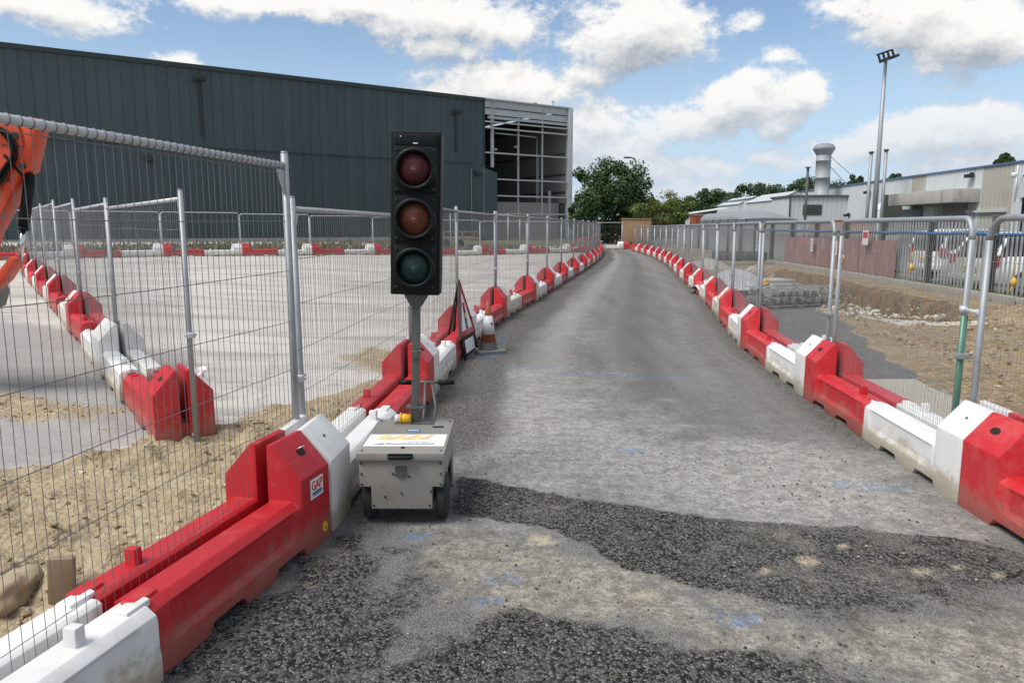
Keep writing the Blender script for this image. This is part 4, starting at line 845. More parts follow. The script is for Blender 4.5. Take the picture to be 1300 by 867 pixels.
# ------------------------------------------------------------------ right side: palisade, kerb, boards
def PX(y): return 10.40+.055*(y-14.5)
arz=math.atan2(1,.055)
k=MB(); n=0
y=4.0
kb=MB()
while y<58:
    x=PX(y)-.35; L=.91; kb.box((x+.055*L/2,y+L/2,.13+random.uniform(-.006,.006)),(.16,L-.012,.20),rot=(0,0,-.055)); y+=L
tag(kb.build('concrete_kerb',M['kerb'],bevel=.012),'weathered concrete kerb running along the foot of the grey palisade fence','kerb')
PF=empty('palisade_fence',(PX(4),4,0),0,'grey steel palisade fence with a blue pipe along it, beside the dug up verge','fence')
o0=Vector((PX(4),4,0))
bay=0; y=5.2
pale_me=None
while y<57:
    x=PX(y); L=2.75
    d=MB()
    for q in range(17):
        yy=.08+q*.156; xx=.055*yy; tz=1.80+random.uniform(-.008,.008); a=random.uniform(-.15,.15)
        pr=[(-.034,.012),(-.016,-.010),(.016,-.010),(.034,.012)]
        for (u0,v0),(u1,v1) in zip(pr[:-1],pr[1:]):
            d.add([(xx+v0,yy+u0,.10),(xx+v1,yy+u1,.10),(xx+v1,yy+u1,tz-.07),(xx+v0,yy+u0,tz-.07)],[(0,1,2,3)])
        d.add([(xx+.012,yy-.034,tz-.07),(xx-.01,yy-.016,tz-.07),(xx-.01,yy+.016,tz-.07),(xx+.012,yy+.034,tz-.07),(xx-.01,yy,tz)],[(0,1,4),(1,2,4),(2,3,4)])
    o=d.build('pale_panel',M['pale'],PF,clean=False); o.location=(x-o0.x,y-o0.y,0)
    d=MB()
    for z in (.38,1.40): d.box((.055*L/2+.045,L/2,z),(.05,L-.1,.05),rot=(0,0,-.055))
    o=d.build('rail',M['post_dark'],PF); o.location=(x-o0.x,y-o0.y,0)
    d=MB(); d.box((.0,0,.92),(.012,.10,1.84)); d.box((-.05,0,.92),(.10,.012,1.84)); d.box((-.10,0,.92),(.012,.10,1.84)); o=d.build('post',M['post_dark'],PF); o.location=(x-o0.x-.06,y-o0.y-.04,0)
    y+=L; bay+=1
d=MB(); pts=[(PX(yy)-.15,yy,1.46+.012*math.sin(yy*2.28)+.006*math.sin(yy*5)) for yy in np.arange(5,50,.7)]
d.tube(pts,.036,10); d.xf(Matrix.Translation(-o0)); tag(d.build('pipe',M['cable'],PF),'blue pipe tied along the fence')
# sheets fixed behind the far part of the fence
for i,yy in enumerate(np.arange(31.5,54,2.2)):
    d=MB(); pts=[]
    for q in range(23): pts.append((.02*(q%2),q*.098))
    d.add([(a,b,.08) for a,b in pts]+[(a,b,1.72+.05*(i%3)) for a,b in pts],[(j,j+1,j+24,j+23) for j in range(22)])
    d.add([(a+.01,b,.08) for a,b in pts]+[(a+.01,b,1.72+.05*(i%3)) for a,b in pts],[(j,j+23,j+24,j+1) for j in range(22)])
    o=d.build('corrugated_sheet',M['sheet'],clean=False); o.location=(PX(yy)+.20,yy,0); o.rotation_euler=(0,0,-.055)
    tag(o,f'grey green sheet behind the palisade fence, {ORD[i]} one from the red boards','sheet','grey green sheets behind the palisade fence')
for i,yy in enumerate(np.arange(20.6,30.5,1.24)):
    d=MB(); d.box((0,.6,.62),(.02,1.20,1.16-.05*(i%2))); o=d.build('hoarding_board',M['hoard']); o.location=(PX(yy)-.19,yy,.04); o.rotation_euler=(0,random.uniform(-.02,.02),-.055)
    tag(o,f'faded red board against the palisade fence, {ORD[i]} one from the car end','board','faded red boards against the palisade fence')
def notice(x,y,z,w,h,mats,label,stripe=True):
    d=MB(); d.box((0,0,0),(.008,w,h),0); 
    if stripe: d.box((-.005,0,h*.18),(.003,w*.84,h*.42),1)
    else: 
        for q in range(4): d.box((-.005,0,h*(.3-.2*q)),(.003,w*.7,h*.05),1)
    o=d.build('notice',mats); o.location=(x,y,z); o.rotation_euler=(0,0,-.055); tag(o,label,'notice')
notice(PX(22.3)-.34,22.3,1.30,.40,.42,[M['stkw'],M['stkr']],'red and white notice on the palisade fence above the red boards')
notice(PX(24.6)-.34,24.6,.93,.22,.44,[M['stkw'],M['mastgrey']],'white notice on the red boards, the nearer one of two',False)
notice(PX(26.9)-.34,26.9,.98,.24,.46,[M['stkw'],M['mastgrey']],'white notice on the red boards, the farther one of two',False)
notice(PX(34.5)-.26,34.5,.95,.22,.95,[M['stkw'],M['mastgrey']],'tall narrow white notice on the grey green sheets',False)
for i,(yy,z,dy) in enumerate([(19.6,.48,0),(15.2,.42,0),(24.2,.55,0)]):
    d=MB(); d.lathe([(0,0),(.05,.01),(.065,.10),(.03,.17),(0,.18)],n=9); d.tube([(0,0,.2),(0,.05,.42),(.03,.02,.5)],.014,6); d.tube([(-.02,0,.0),(-.05,.03,-.12)],.014,6)
    o=d.build('yellow_tag_bag',M['yellow']); o.location=(PX(yy)-.2,yy,z); tag(o,['small yellow bag tied low on the palisade fence in front of the parked cars','small yellow bag tied on the palisade fence at the right edge of the view','small yellow bag hung on the faded red boards'][i],'bag')

# ------------------------------------------------------------------ white parked cars
def make_car(label,loc,rz,hatch):
    root=empty('parked_car',loc,rz); tag(root,label,'car','white cars parked behind the palisade fence')
    st=[(0,.62,.34,.72),(.06,.78,.28,.86),(.35,.86,.24,.95),(1.0,.88,.22,.95),(2.2,.88,.22,.93),(3.0,.87,.22,.91),(3.7,.84,.24,.80),(4.1,.74,.28,.66),(4.22,.58,.36,.56)]
    d=MB(); rings=[]
    for x,w,z0,z1 in st:
        m_=(z0+z1)/2; rings.append([(x,-w*.9,z0),(x,-w,m_-.08),(x,-w*.985,m_+.08),(x,-w*.90,z1),(x,w*.90,z1),(x,w*.985,m_+.08),(x,w,m_-.08),(x,w*.9,z0)])
    d.loft(rings,smooth=True); bd=d.build('body',M['carwhite'],root,bevel=.02)
    cab=[(.10,.74,.60,.93,.97),(.42,.78,.64,.94,1.40),(.9,.79,.66,.94,1.48),(1.9,.79,.66,.93,1.47),(2.4,.78,.64,.92,1.36),(3.0,.74,.58,.90,.96)]
    if hatch: cab[0]=(.02,.76,.64,.93,1.0); cab[1]=(.22,.79,.66,.94,1.42)
    g=MB(); g.loft([[(x,-wb,zb),(x,-wt,zt),(x,wt,zt),(x,wb,zb)] for x,wb,wt,zb,zt in cab],smooth=False); g.build('windows',M['darkglass'],root,bevel=.01)
    r=MB(); r.loft([[(x,-wt-.02,zt-.03),(x,-wt+.05,zt+.02),(x,wt-.05,zt+.02),(x,wt+.02,zt-.03)] for x,wb,wt,zb,zt in cab[1:5]]); 
    for x0,x1 in ((1,None),):
        for s in (1,-1):
            r.tube([(cab[0][0]+.04,s*(cab[0][1]),.95),(cab[1][0],s*(cab[1][2]+.01),cab[1][4])],.045,8); r.tube([(cab[4][0],s*(cab[4][2]+.01),cab[4][4]),(cab[5][0],s*cab[5][1],.93)],.035,8); r.box((1.55,s*.745,1.18),(.07,.05,.50),rot=(s*.27,0,0))
    r.build('roof',M['carwhite'],root,bevel=.01)
    for s in (1,-1):
        t=MB(); t.box((.075,s*.70,.84),(.16,.24,.26)); tl_=t.build('tail_light',M['redlamp'],root,bevel=.04)
        for x in (.75,3.35):
            w=MB(); w.tube([(x,s*.70,.31),(x,s*.89,.31)],.31,24); wh=w.build('wheel',M['rubber'],root,bevel=.02); w=MB(); w.tube([(x,s*.88,.31),(x,s*.897,.31)],.20,18); w.build('rim',M['galv'],wh)
    t=MB(); t.box((-.01,0,.62),(.03,.52,.12)); t.build('number_plate',M['amber'],root); t=MB(); t.box((.02,0,.42),(.12,1.45,.16)); t.build('rear_bumper',M['carwhite'],root,bevel=.03)
    return root
make_car('white car parked tail first behind the palisade fence, nearer of two',(10.95,17.9,0),R(4),False)
make_car('white car parked tail first behind the palisade fence, farther of two',(12.0,21.8,.06),R(6),True)

# ------------------------------------------------------------------ things lying on the verge
def rock(mb,c,r,seed,sq=.7,sub=2):
    bm=bmesh.new(); bmesh.ops.create_icosphere(bm,subdivisions=sub,radius=1); rr=random.Random(seed); o=Vector((rr.uniform(0,50),rr.uniform(0,50),rr.uniform(0,50)))
    from mathutils import noise as mn
    vs=[]
    ax=Vector((rr.uniform(.7,1.3),rr.uniform(.7,1.2),sq*rr.uniform(.8,1.2)))
    for v in bm.verts:
        k=1+.45*mn.noise(v.co*1.4+o)+.15*mn.noise(v.co*4+o); vs.append(Vector(c)+Vector((v.co.x*ax.x,v.co.y*ax.y,v.co.z*ax.z))*r*k)
    mb.add(vs,[[v.index for v in f.verts] for f in bm.faces],0,sub>2); bm.free()
gb=empty('stone_crate',(5.75,15.4,0),R(20),'low wire crate of rough grey stones on timber bearers beside the right hand barriers','crate')
d=MB(); s_=0
for xx in np.arange(-.72,.8,.2):
    for yy in (-.25,0,.25):
        for zz in (.14,.29): s_+=1; rock(d,(xx+random.uniform(-.03,.03),yy,zz),.115,s_,.85,1)
d.build('stones',M['stone'],gb); d=MB()
for q in range(9): d.tube([(-.82+q*.205,-.39,.05),(-.82+q*.205,-.39,.40)],.007,4); d.tube([(-.82+q*.205,-.39,.40),(-.82+q*.205,.39,.40)],.007,4)
for z in (.05,.22,.40): d.tube([(-.83,-.39,z),(.83,-.39,z)],.007,4)
d.build('wire_cage',M['galv'],gb); d=MB()
for xx in (-.6,0,.6): d.box((xx,0,.025),(.1,.8,.05))
d.build('bearer',M['wood'],gb)
ys=MB(); ys.tube([(0,0,0),(.05,.02,.03),(.12,-.05,.05),(.2,.05,.04),(.12,.10,.06),(.02,.08,.08),(.1,0,.10),(.18,.05,.10)],.035,8); o=ys.build('yellow_hose',M['yellow']); o.location=(5.05,15.2,.42); tag(o,'yellow hose coiled on the left end of the wire stone crate','hose')
d=MB(); d.tube([(0,0,0),(.01,0,1.0)],.012,6); d.box((.01,0,1.0),(.05,.05,.03)); o=d.build('steel_pin',M['post_dark']); o.location=(5.0,14.95,0); tag(o,'thin rusty steel pin standing at the left end of the stone crate','pin')
for i,(x,y,a,L,r) in enumerate([(9.4,32.6,.9,1.3,.2),(10.1,31.6,.9,1.2,.2)]):
    d=MB(); n=20; prof=[]
    for q in range(13): prof+= [(r,-L/2+L*q/13),(r*1.07,-L/2+L*(q+.5)/13)]
    d.lathe([(r*.85,-L/2)]+prof+[(r,L/2),(r*.85,L/2),(r*.85,-L/2)],n=n); d.xf(Matrix.Rotation(a,4,'Z')@Matrix.Rotation(R(90),4,'X')); o=d.build('drain_pipe',M['black']); o.location=(x,y,.36+.03*i); tag(o,['ribbed black drain pipe on the verge, left of two','ribbed black drain pipe on the verge, right of two'][i],'pipe')
# pale plastic sheet over a spoil heap
xs_=np.linspace(-1,1,22); d=MB(); vs=[]
for b in xs_:
    for a in xs_: vs.append((a*.95,b*.75,.62*math.exp(-(a*a*1.1+b*b*1.3))+.05*float(fbm(np.array([a*3+5]),np.array([b*3]),3,41)[0])-.02))
d.add(vs,[(i*22+j,i*22+j+1,i*22+j+23,i*22+j+22) for i in range(21) for j in range(21)],0,True); o=d.build('plastic_sheet',M['film'],clean=False); o.location=(5.35,17.9,0); tag(o,'pale plastic sheet draped over a small spoil heap behind the right hand barriers','sheet')
for i,(x,y,w,h) in enumerate([(6.6,20.4,2.2,1.2)]):
    d=MB(); d.box((0,0,.06),(w,h,.10)); d.box((.2,.1,.155),(w*.8,h*.8,.08)); o=d.build('paving_slab_stack',M['concrete'],bevel=.015); o.location=(x,y,0); o.rotation_euler=(0,0,.2); tag(o,'flat stack of grey paving slabs behind the stone crate','slabs')
for i,(x,y) in enumerate([(4.98,6.3),(5.3,6.75)]):
    d=MB(); 
    for q in range(5): 
        a=q*1.25; d.tube([(0,0,.0),(.07*math.cos(a),.07*math.sin(a),.06),(.13*math.cos(a),.13*math.sin(a),.02)],.016,5)
    o=d.build('yellow_rag',M['yellow']); o.location=(x,y,.03); tag(o,['crumpled yellow rag on the stony soil at the right edge, nearer of two','crumpled yellow rag on the stony soil at the right edge, farther of two'][i],'rag')

# left: timber stub and boulder behind the nearest barrier, litter, paper on the red end unit
zz=yard_h(-1.98,3.05)
d=MB(); d.box((0,0,.06),(.10,.045,.20),rot=(0,.06,.25)); o=d.build('timber_stub',M['wood'],bevel=.006); o.location=(-1.93,3.0,zz-.02); tag(o,'short weathered timber stub standing in sandy soil behind the nearest barrier','timber')
d=MB(); rock(d,(0,0,0),.13,91,.6,4); o=d.build('boulder',wear('sandy_stone',(.33,.265,.175),.9,var=.25,scale=4,bump=.8,bscale=15)); o.location=(-2.16,3.0,yard_h(-2.16,3.0)+.02); tag(o,'rounded sandy boulder beside the timber stub','boulder')
d=MB(); rr=random.Random(4)
for i in range(3):
    pts=[]; 
    vs=[(a*.026+rr.uniform(-.012,.012),b*.036+rr.uniform(-.012,.012),.03*rr.uniform(-1,1)) for b in range(6) for a in range(6)]
    d.add([(x-.05+.05*i,y-.08,z+.02*i) for x,y,z in vs],[(b*6+a,b*6+a+1,b*6+a+7,b*6+a+6) for b in range(5) for a in range(5)],0,False)
d.xf(Matrix.Rotation(R(62),4,'X')); o=d.build('crumpled_paper',M['paper'],clean=False); o.location=(IC[0][0]-.16,IC[0][1]+.40,.42); tag(o,'crumpled white paper stuck in the slot of the red end barrier','paper')
# ------------------------------------------------------------------ buildings on the right
FXA=lambda y: 24+.04*(y-35)
B=empty('factory_building',(24,35,0),math.atan2(1,.04),'long pale grey metal clad factory building with a blue roof edge','factory')
# local x runs along the front away from the camera, local y points left out of the front (towards the road)
def bx(mb,c,d,mi=0): return mb.box(c,d,mi)
segs=[(-22,1.4,'shed'),(1.4,4.0,'shed_tan'),(4.0,9.8,'shed'),(9.8,11.4,'shed_tan'),(11.4,26,'shed'),(26,60,'shed')]
for i,(a,b_,mt) in enumerate(segs):
    d=MB(); p=ribs(a,b_,.33,-.025,.0); n=len(p); d.add([(q,-r_,0.0) for q,r_ in p]+[(q,-r_,4.62) for q,r_ in p],[(j,j+1,j+1+n,j+n) for j in range(n-1)]); d.build('wall_cladding',M[mt],B,clean=False)
d=MB(); d.box((19,-.10,4.66),(82,.36,.09)); d.build('roof_edge',M['bluetrim'],B)
d=MB(); d.box((19,-8.2,4.5),(82,16,.15)); d.box((19,-8,2.2),(81.8,15.4,4.3)); d.build('roof',M['shed'],B)
d=MB(); d.box((7.7,.72,3.22),(7.2,1.4,.70)); d.build('loading_canopy',M['concrete'],B,bevel=.03)
d=MB(); d.box((6.4,.04,1.45),(2.4,.06,2.9)); d.build('roller_door',M['shutter'],B)
d=MB(); d.box((9.0,.05,1.4),(1.1,.08,2.8),0); d.build('door',M['shed'],B); d=MB(); d.box((10.5,.35,1.35),(1.2,.6,2.6)); d.build('side_screen',M['galv'],B)
d=MB(); d.box((8.1,.06,1.45),(.5,.1,2.9)); d.build('door_frame',M['shed_tan'],B); d=MB(); d.box((4.6,.06,1.45),(.25,.1,2.9)); d.build('door_frame',M['shed_tan'],B)
d=MB(); d.box((3.4,.08,2.4),(3.4,.16,.13)); d.build('pipe_rail',M['steel_light'],B)
aw=MB(); aw.prism([(0,3.5),(1.0,2.75),(1.0,.3),(0,.3)],12.7,14.6,'x'); aw.build('white_hood',M['paper'],B)
d=MB(); d.box((12.55,.55,2.6),(.14,1.1,2.0)); d.build('hood_side',M['post_dark'],B)
for x,z in ((4.9,4.25),(17.3,3.95),(20.5,2.45)):
    d=MB(); d.box((x,.22,z),(.5,.3,.18)); d.box((x,.08,z+.12),(.12,.2,.12)); d.build('wall_lamp',M['darksteel'],B,bevel=.02)
d=MB(); d.box((-.3,.06,1.5),(1.5,.12,2.9)); d.build('dark_doorway',M['darkglass'],B); d=MB(); d.box((-.3,.1,3.35),(1.9,.2,.75)); d.box((.8,.05,1.6),(.6,.1,2.4)); d.build('door_sign_box',M['shed'],B)
d=MB(); d.lathe([(0,-.14),(.08,-.12),(.13,-.02),(.14,.06),(.14,.12),(0,.12)],n=16); d.xf(Matrix.Translation((.7,.45,4.0))); d.box((.7,.22,4.07),(.08,.45,.06)); d.tube([(1.15,.05,2.7),(1.15,.05,4.5)],.03,6); d.build('dome_camera',M['paper'],B)
d=MB(); d.tube([(2.6,-1.5,4.5),(2.6,-1.5,5.7)],.11,12); d.lathe([(.16,5.7),(.16,5.82),(0,5.88)],c=(2.6,-1.5,0),n=12); d.build('flue',M['galv'],B)
d=MB(); d.tube([(.2,-.8,4.6),(.2,-.8,5.5)],.16,10); d.box((.2,-.6,5.4),(.5,.5,.4)); d.build('roof_vent',M['galv'],B)
# annex with the big stack
A=empty('annex_building',(22.6,56,0),0,'low pale grey annex with dark roof edge and louvre below the exhaust stack','annex')
d=MB(); p=ribs(-2.0,2.6,.35,.03,0); n=len(p); d.add([(q,r_,0) for q,r_ in p]+[(q,r_,3.8) for q,r_ in p],[(j,j+1,j+1+n,j+n) for j in range(n-1)]); d.add([(-2.0,0,0),(-2.0,4,0),(-2.0,4,3.8),(-2.0,0,3.8)],[(0,1,2,3)]); d.build('wall_cladding',M['shed'],A)
d=MB(); d.box((.3,2,3.86),(4.8,4.3,.14)); d.box((-2.03,-.02,1.9),(.10,.08,3.8)); d.build('roof_edge',M['post_dark'],A)
d=MB()
for q in range(7): d.box((-.35,-.03,2.55+.10*q),(1.35,.05,.07),rot=(.5,0,0))
d.box((-.35,-.005,2.85),(1.4,.03,.78)); d.build('louvre',M['mastgrey'],A)
ST=empty('exhaust_stack',(23.35,57.2,3.9),0,'thick round galvanised exhaust stack with a flared cowl standing on the annex roof','exhaust stack')
d=MB(); d.lathe([(.62,0),(.62,.12),(.53,.14),(.53,1.3),(.555,1.31),(.555,1.37),(.53,1.38),(.53,2.55),(.555,2.56),(.555,2.62),(.53,2.63),(.53,3.0)],n=32); d.build('pipe',M['stack'],ST)
d=MB(); d.lathe([(.52,2.95),(.56,3.05),(.78,3.40),(.80,3.52),(.62,3.76),(.35,3.86),(0,3.88)],n=12,smooth=False); d.build('cowl',M['cowlgrey'],ST)
d=MB(); d.tube([(.4,0,3.0),(5.2,3.5,.55)],.02,5); d.tube([(.4,0,2.3),(2.2,-.5,.3)],.02,5); d.build('guy_wire',M['darksteel'],ST)
# two pale gabled sheds farther off
for i,(x,y,w,h,rh,lab) in enumerate([(26.4,66,6.4,4.0,4.65,'pale gabled shed left of the exhaust stack, nearer of two'),(29.2,85,7.4,4.2,5.0,'pale gabled shed left of the exhaust stack, farther of two')]):
    g=empty('gabled_shed',(x,y,0),0,lab,'shed')
    d=MB(); d.prism([(-w/2,0),(w/2,0),(w/2,h),(-w/2+w*.25,h+ (rh-h)*1.0),(-w/2,h-.1)],0,9,'y'); d.build('walls',M['shed'],g)
    d=MB(); d.add([(-w/2-.1,-.1,h-.06),(-w/2+w*.25,-.1,rh+.06),(-w/2+w*.25,9.1,rh+.06),(-w/2-.1,9.1,h-.06)],[(0,1,2,3)]); d.add([(w/2+.1,-.1,h+.04),(-w/2+w*.25,-.1,rh+.06),(-w/2+w*.25,9.1,rh+.06),(w/2+.1,9.1,h+.04)],[(0,1,2,3)]); d.build('roof',M['steel_light'],g)
# masts
def mast_thing(x,y,h,r0,r1,label):
    t=empty('lamp_mast' if h>10 else 'vent_pole',(x,y,0),0,label,'mast' if h>10 else 'pole')
    d=MB(); d.tube([(0,0,0),(0,0,h*.5),(0,0,h)],[r0,(r0+r1)/2,r1],12); d.build('pole',M['galv'],t); return t
t=mast_thing(21.6,45,11.35,.17,.095,'very tall grey lamp mast with a tilted rack of floodlights in front of the factory')
d=MB(); d.box((0,0,.32),(1.25,.09,.10)); d.box((0,-.15,-.12),(1.45,.12,.12))
for x in (-.6,-.2,.2,.6): d.box((x,-.06,.1),(.07,.10,.48))
d.xf(Matrix.Translation((0,0,11.25))@Matrix.Rotation(R(-20),4,'Y')@Matrix.Rotation(R(25),4,'Z')); rk=d.build('floodlight_rack',M['darksteel'],t)
d=MB()
for x in (-.45,.45): d.box((x,-.2,-.10),(.52,.30,.16))
d.xf(Matrix.Translation((0,0,11.25))@Matrix.Rotation(R(-20),4,'Y')@Matrix.Rotation(R(25),4,'Z')); d.build('floodlight',M['darksteel'],rk,bevel=.02)
for x,y,h,l in ((21.25,45.2,5.9,'thin grey vent pole close left of the tall lamp mast'),(21.98,44.9,6.0,'thin grey vent pole close right of the tall lamp mast')):
    t=mast_thing(x,y,h,.10,.09,l); d=MB(); d.tube([(0,0,h),(0,0,h+.12)],.14,10); d.build('cap',M['mastgrey'],t)
t=empty('vent_pole',(20.2,52,0),0,'short dark pole with a flat cap standing left of the exhaust stack','pole'); d=MB(); d.tube([(0,0,0),(0,0,5.6)],.09,10); d.build('pole',M['post_dark'],t); d=MB(); d.box((0,0,5.62),(.35,.3,.05)); d.build('cap',M['post_dark'],t)
# grey covered shelter behind the fence
SH=empty('covered_shelter',(13.8,40,0),R(-2),'long low shelter covered in grey tarpaulin behind the palisade fence','shelter')
nx,ny=30,13; vs=[]
for i in range(nx):
    u=i/(nx-1); y=u*11.5
    for j in range(ny):
        a=math.pi*j/(ny-1); w=1.35; r_=.62
        wr=.14*float(fbm(np.array([u*14]),np.array([j*.6]),3,51)[0])+.06*abs(math.sin(u*math.pi*6))
        fh=min(1,.12+y/3.2); vs.append((-math.cos(a)*w,y,2.02+math.sin(a)**.8*(r_*fh-wr*fh)))
d=MB(); d.add(vs,[(i*ny+j,i*ny+j+1,(i+1)*ny+j+1,(i+1)*ny+j) for i in range(nx-1) for j in range(ny-1)],0,True)
d.add([vs[j] for j in range(ny)],[tuple(range(ny))]); d.add([vs[(nx-1)*ny+j] for j in range(ny)],[tuple(range(ny))[::-1]]); d.build('cover',M['tarp'],SH)
d=MB()
for y in (0,11.5): d.box((0,y,1.0),(2.68,.05,2.0))
d.box((-1.34,5.75,1.0),(.05,11.5,2.0)); d.box((1.34,5.75,1.0),(.05,11.5,2.0)); d.build('side_sheet',M['sheet'],SH)
for q in range(7): d=MB(); d.tube([(-1.38,q*1.9,0),(-1.38,q*1.9,2.05)],.04,8); d.build('frame_post',M['darksteel'],SH)
for i,(x,y,L,lab) in enumerate([(16.3,66,1.2,'orange skip container beside the yellow green bush'),(12.9,29.6,2.4,'orange skip behind the palisade fence, next to the grey shelter')]):
    c=empty('skip_container',(x,y,0),R(-3+90*(i)),lab,'container'); d=MB(); h=2.55 if i==0 else 1.80
    d.prism([(-L/2,.1),(L/2,.1),(L/2,h),(-L/2,h)],-.8,.8,'y'); d.build('body',M['orangeplain'],c,bevel=.03)
    d=MB(); 
    for q in range(6): d.box((-L/2+.2+q*(L-.4)/5,-.83,h/2),(.08,.06,h-.3)); d.box((-L/2+.2+q*(L-.4)/5,.83,h/2),(.08,.06,h-.3))
    d.box((0,0,h+.03),(L+.1,1.7,.08)); d.build('rim',M['orangeplain'],c)
c=empty('white_hut',(18.4,72,0),0,'small white roofed hut behind the yellow green bush','hut'); d=MB(); d.box((0,0,1.4),(3,3,2.8)); d.build('walls',M['shed'],c); d=MB(); d.prism([(-1.7,2.8),(1.7,3.3),(1.7,3.4),(-1.7,2.9)],-1.7,1.7,'y'); d.build('roof',M['paper'],c)
w=MB(); w.box((0,0,1.1),(2.3,.24,2.2)); w.box((0,0,2.23),(2.4,.34,.08)); o=w.build('end_wall',M['brick'],bevel=.01); o.location=(9.75,59,0); o.rotation_euler=(0,0,.06); tag(o,'plain tan boarded wall at the far end of the road','wall')
L_=empty('street_lamp',(15.6,96,0),0,'street lamp showing just above the big round tree','street lamp'); d=MB(); d.tube([(0,0,0),(0,0,9.8),(-.2,0,10.1),(-.9,0,10.25)],.08,8); d.build('pole',M['mastgrey'],L_); d=MB(); d.box((-1.1,0,10.2),(.9,.35,.2)); d.build('lamp_head',M['mastgrey'],L_,bevel=.04)

# ------------------------------------------------------------------ trees and bushes
def make_tree(name,label,cat,loc,rx,rz,h0,ht,leaf,n,ls,clumps,seed,group=None,trunk=True,flat=1.0):
    r=np.random.default_rng(seed); root=empty(name,loc,0,label,cat,group)
    cz=(h0+ht)/2; hz=(ht-h0)/2
    # clump centres inside the crown
    C=[]
    while len(C)<clumps:
        p=r.uniform(-1,1,3); q=np.linalg.norm(p)
        if q>1 or q<.25: continue
        if p[2]<-.55 and abs(p[0])>.85: continue
        C.append(p*(r.uniform(.74,1.0) if q>.7 else 1))
    C=np.array(C); cr=r.uniform(.13,.33,clumps)
    idx=r.integers(0,clumps,n); off=r.normal(0,1,(n,3)); off/=np.linalg.norm(off,axis=1,keepdims=True); rad=cr[idx]*(r.uniform(0,1,n)**.45)
    P=C[idx]+off*rad[:,None]*np.array([1,1,.8]); P*=np.array([rx,rz,hz]); P[:,2]+=cz
    nrm=off+r.normal(0,.7,(n,3))+np.array([0,0,.35]); nrm/=np.linalg.norm(nrm,axis=1,keepdims=True)
    t=np.cross(nrm,r.normal(0,1,(n,3))); t/=np.linalg.norm(t,axis=1,keepdims=True); b=np.cross(nrm,t)
    s=ls*r.uniform(.6,1.3,n)[:,None]
    v=np.stack([P-t*s*.5,P-b*s*.32,P+t*s*.5,P+b*s*.32],1).reshape(-1,3)
    me=bpy.data.meshes.new('crown'); f=np.arange(n*4).reshape(-1,4); me.from_pydata(v.tolist(),[],f.tolist()); me.materials.append(leaf)
    o=bpy.data.objects.new('crown',me); COL.objects.link(o); o.parent=root
    if trunk:
        d=MB(); tr=max(.08,rx*.055); d.tube([(0,0,-.1),(.05,0,h0*.6+.4),(0,.05,cz)],[tr,tr*.8,tr*.45],10)
        for q in range(min(9,clumps)): c=C[q]*np.array([rx,rz,hz])*.85; d.tube([(0,0,h0*.7+.4+q*.12),(c[0]*.5,c[1]*.5,(cz+c[2]+h0)/2),(c[0],c[1],cz+c[2])],[tr*.5,tr*.3,tr*.1],6)
        d.build('trunk',M['bark'],root)
    return root
make_tree('broadleaf_tree','big dark round broadleaf tree at the far end of the road','tree',(10.0,75,0),4.2,3.8,-.2,8.7,M['leaf'],27000,.28,120,1)
make_tree('broadleaf_tree','dark tree mostly hidden behind the big round tree, beside the warehouse column','tree',(7.9,86,0),2.0,2.2,.4,5.2,M['leaf'],5000,.30,30,2)
make_tree('leafy_bush','yellow green bush overhanging the tan wall at the end of the road','bush',(12.4,63,0),2.9,2.0,.3,4.5,M['leaf2'],9000,.17,46,3)
make_tree('leafy_bush','small green bush at the foot of the tan wall','bush',(9.9,57.8,0),.9,.5,.05,.75,M['grass'],1800,.09,16,4)
G='dark trees on the skyline behind the factory'
for i,(px,py,Y,rx_) in enumerate([(846,255,110,3.6),(868,250,108,4.2),(896,238,112,4.6),(918,242,118,4.8),(938,242,112,4.2),(956,232,106,4.4),(982,238,120,4.6),(1006,231,120,4.8),(1032,228,122,5.2),(1080,228,100,1.6),(1127,226,78,.9),(1262,205,60,.8),(820,262,112,3.0)]):
    x=(px-650)/945*Y; ht=1.62+(288-py)*Y/945+.4
    lab=f'dark leafy tree on the skyline right of the big round tree, {ORD[i]} from the left' if i<9 else ['small tree top showing over the factory roof left of the lamp mast','small tree top showing over the factory roof right of the lamp mast','small tree top showing over the factory roof at the right edge','dark leafy tree behind the yellow green bush, close to the big round tree'][i-9]
    make_tree('skyline_tree',lab,'tree',(x,Y,0),rx_,rx_*.9,max(.3,ht-2.3*rx_),ht,M['leaf'] if i%3 else M['leaf3'],6500,.36,44,20+i,G)
# rough grass and weeds on the verge below the warehouse, small tufts by the kerb
def blades(name,pts,h,w,mat,seed,lab=None):
    r=np.random.default_rng(seed); n=len(pts); P=np.array(pts); a=r.uniform(0,2*math.pi,n); hh=h*r.uniform(.5,1.3,n); ln=r.normal(0,.35,(n,2))*hh[:,None]
    dx=np.stack([np.cos(a),np.sin(a),np.zeros(n)],1)*(w*r.uniform(.6,1.4,n))[:,None]; top=P+np.stack([ln[:,0],ln[:,1],hh],1)
    v=np.stack([P-dx,P+dx,top],1).reshape(-1,3); me=bpy.data.meshes.new(name); me.from_pydata(v.tolist(),[],np.arange(n*3).reshape(-1,3).tolist()); me.materials.append(mat)
    o=bpy.data.objects.new(name,me); COL.objects.link(o); o['kind']='stuff'; return o
pts=[]
for i in range(7000):
    s=rng.uniform(-42,8); t=rng.uniform(2.2,9)+rng.exponential(5)
    x=-15.4+.795*(s+20)-.605*t; y=33+.605*(s+20)+.795*t; pts.append((x,y,zg(x,y)-.03 if y<63 else -.04))
blades('weeds',pts,.34,.09,M['weed'],61)
pts=[]
for i in range(5200):
    y=rng.uniform(8,56); pts.append((PX(y)-.12+rng.normal(0,.10),y,.07))
blades('grass_tufts',pts,.20,.016,M['grass'],62)
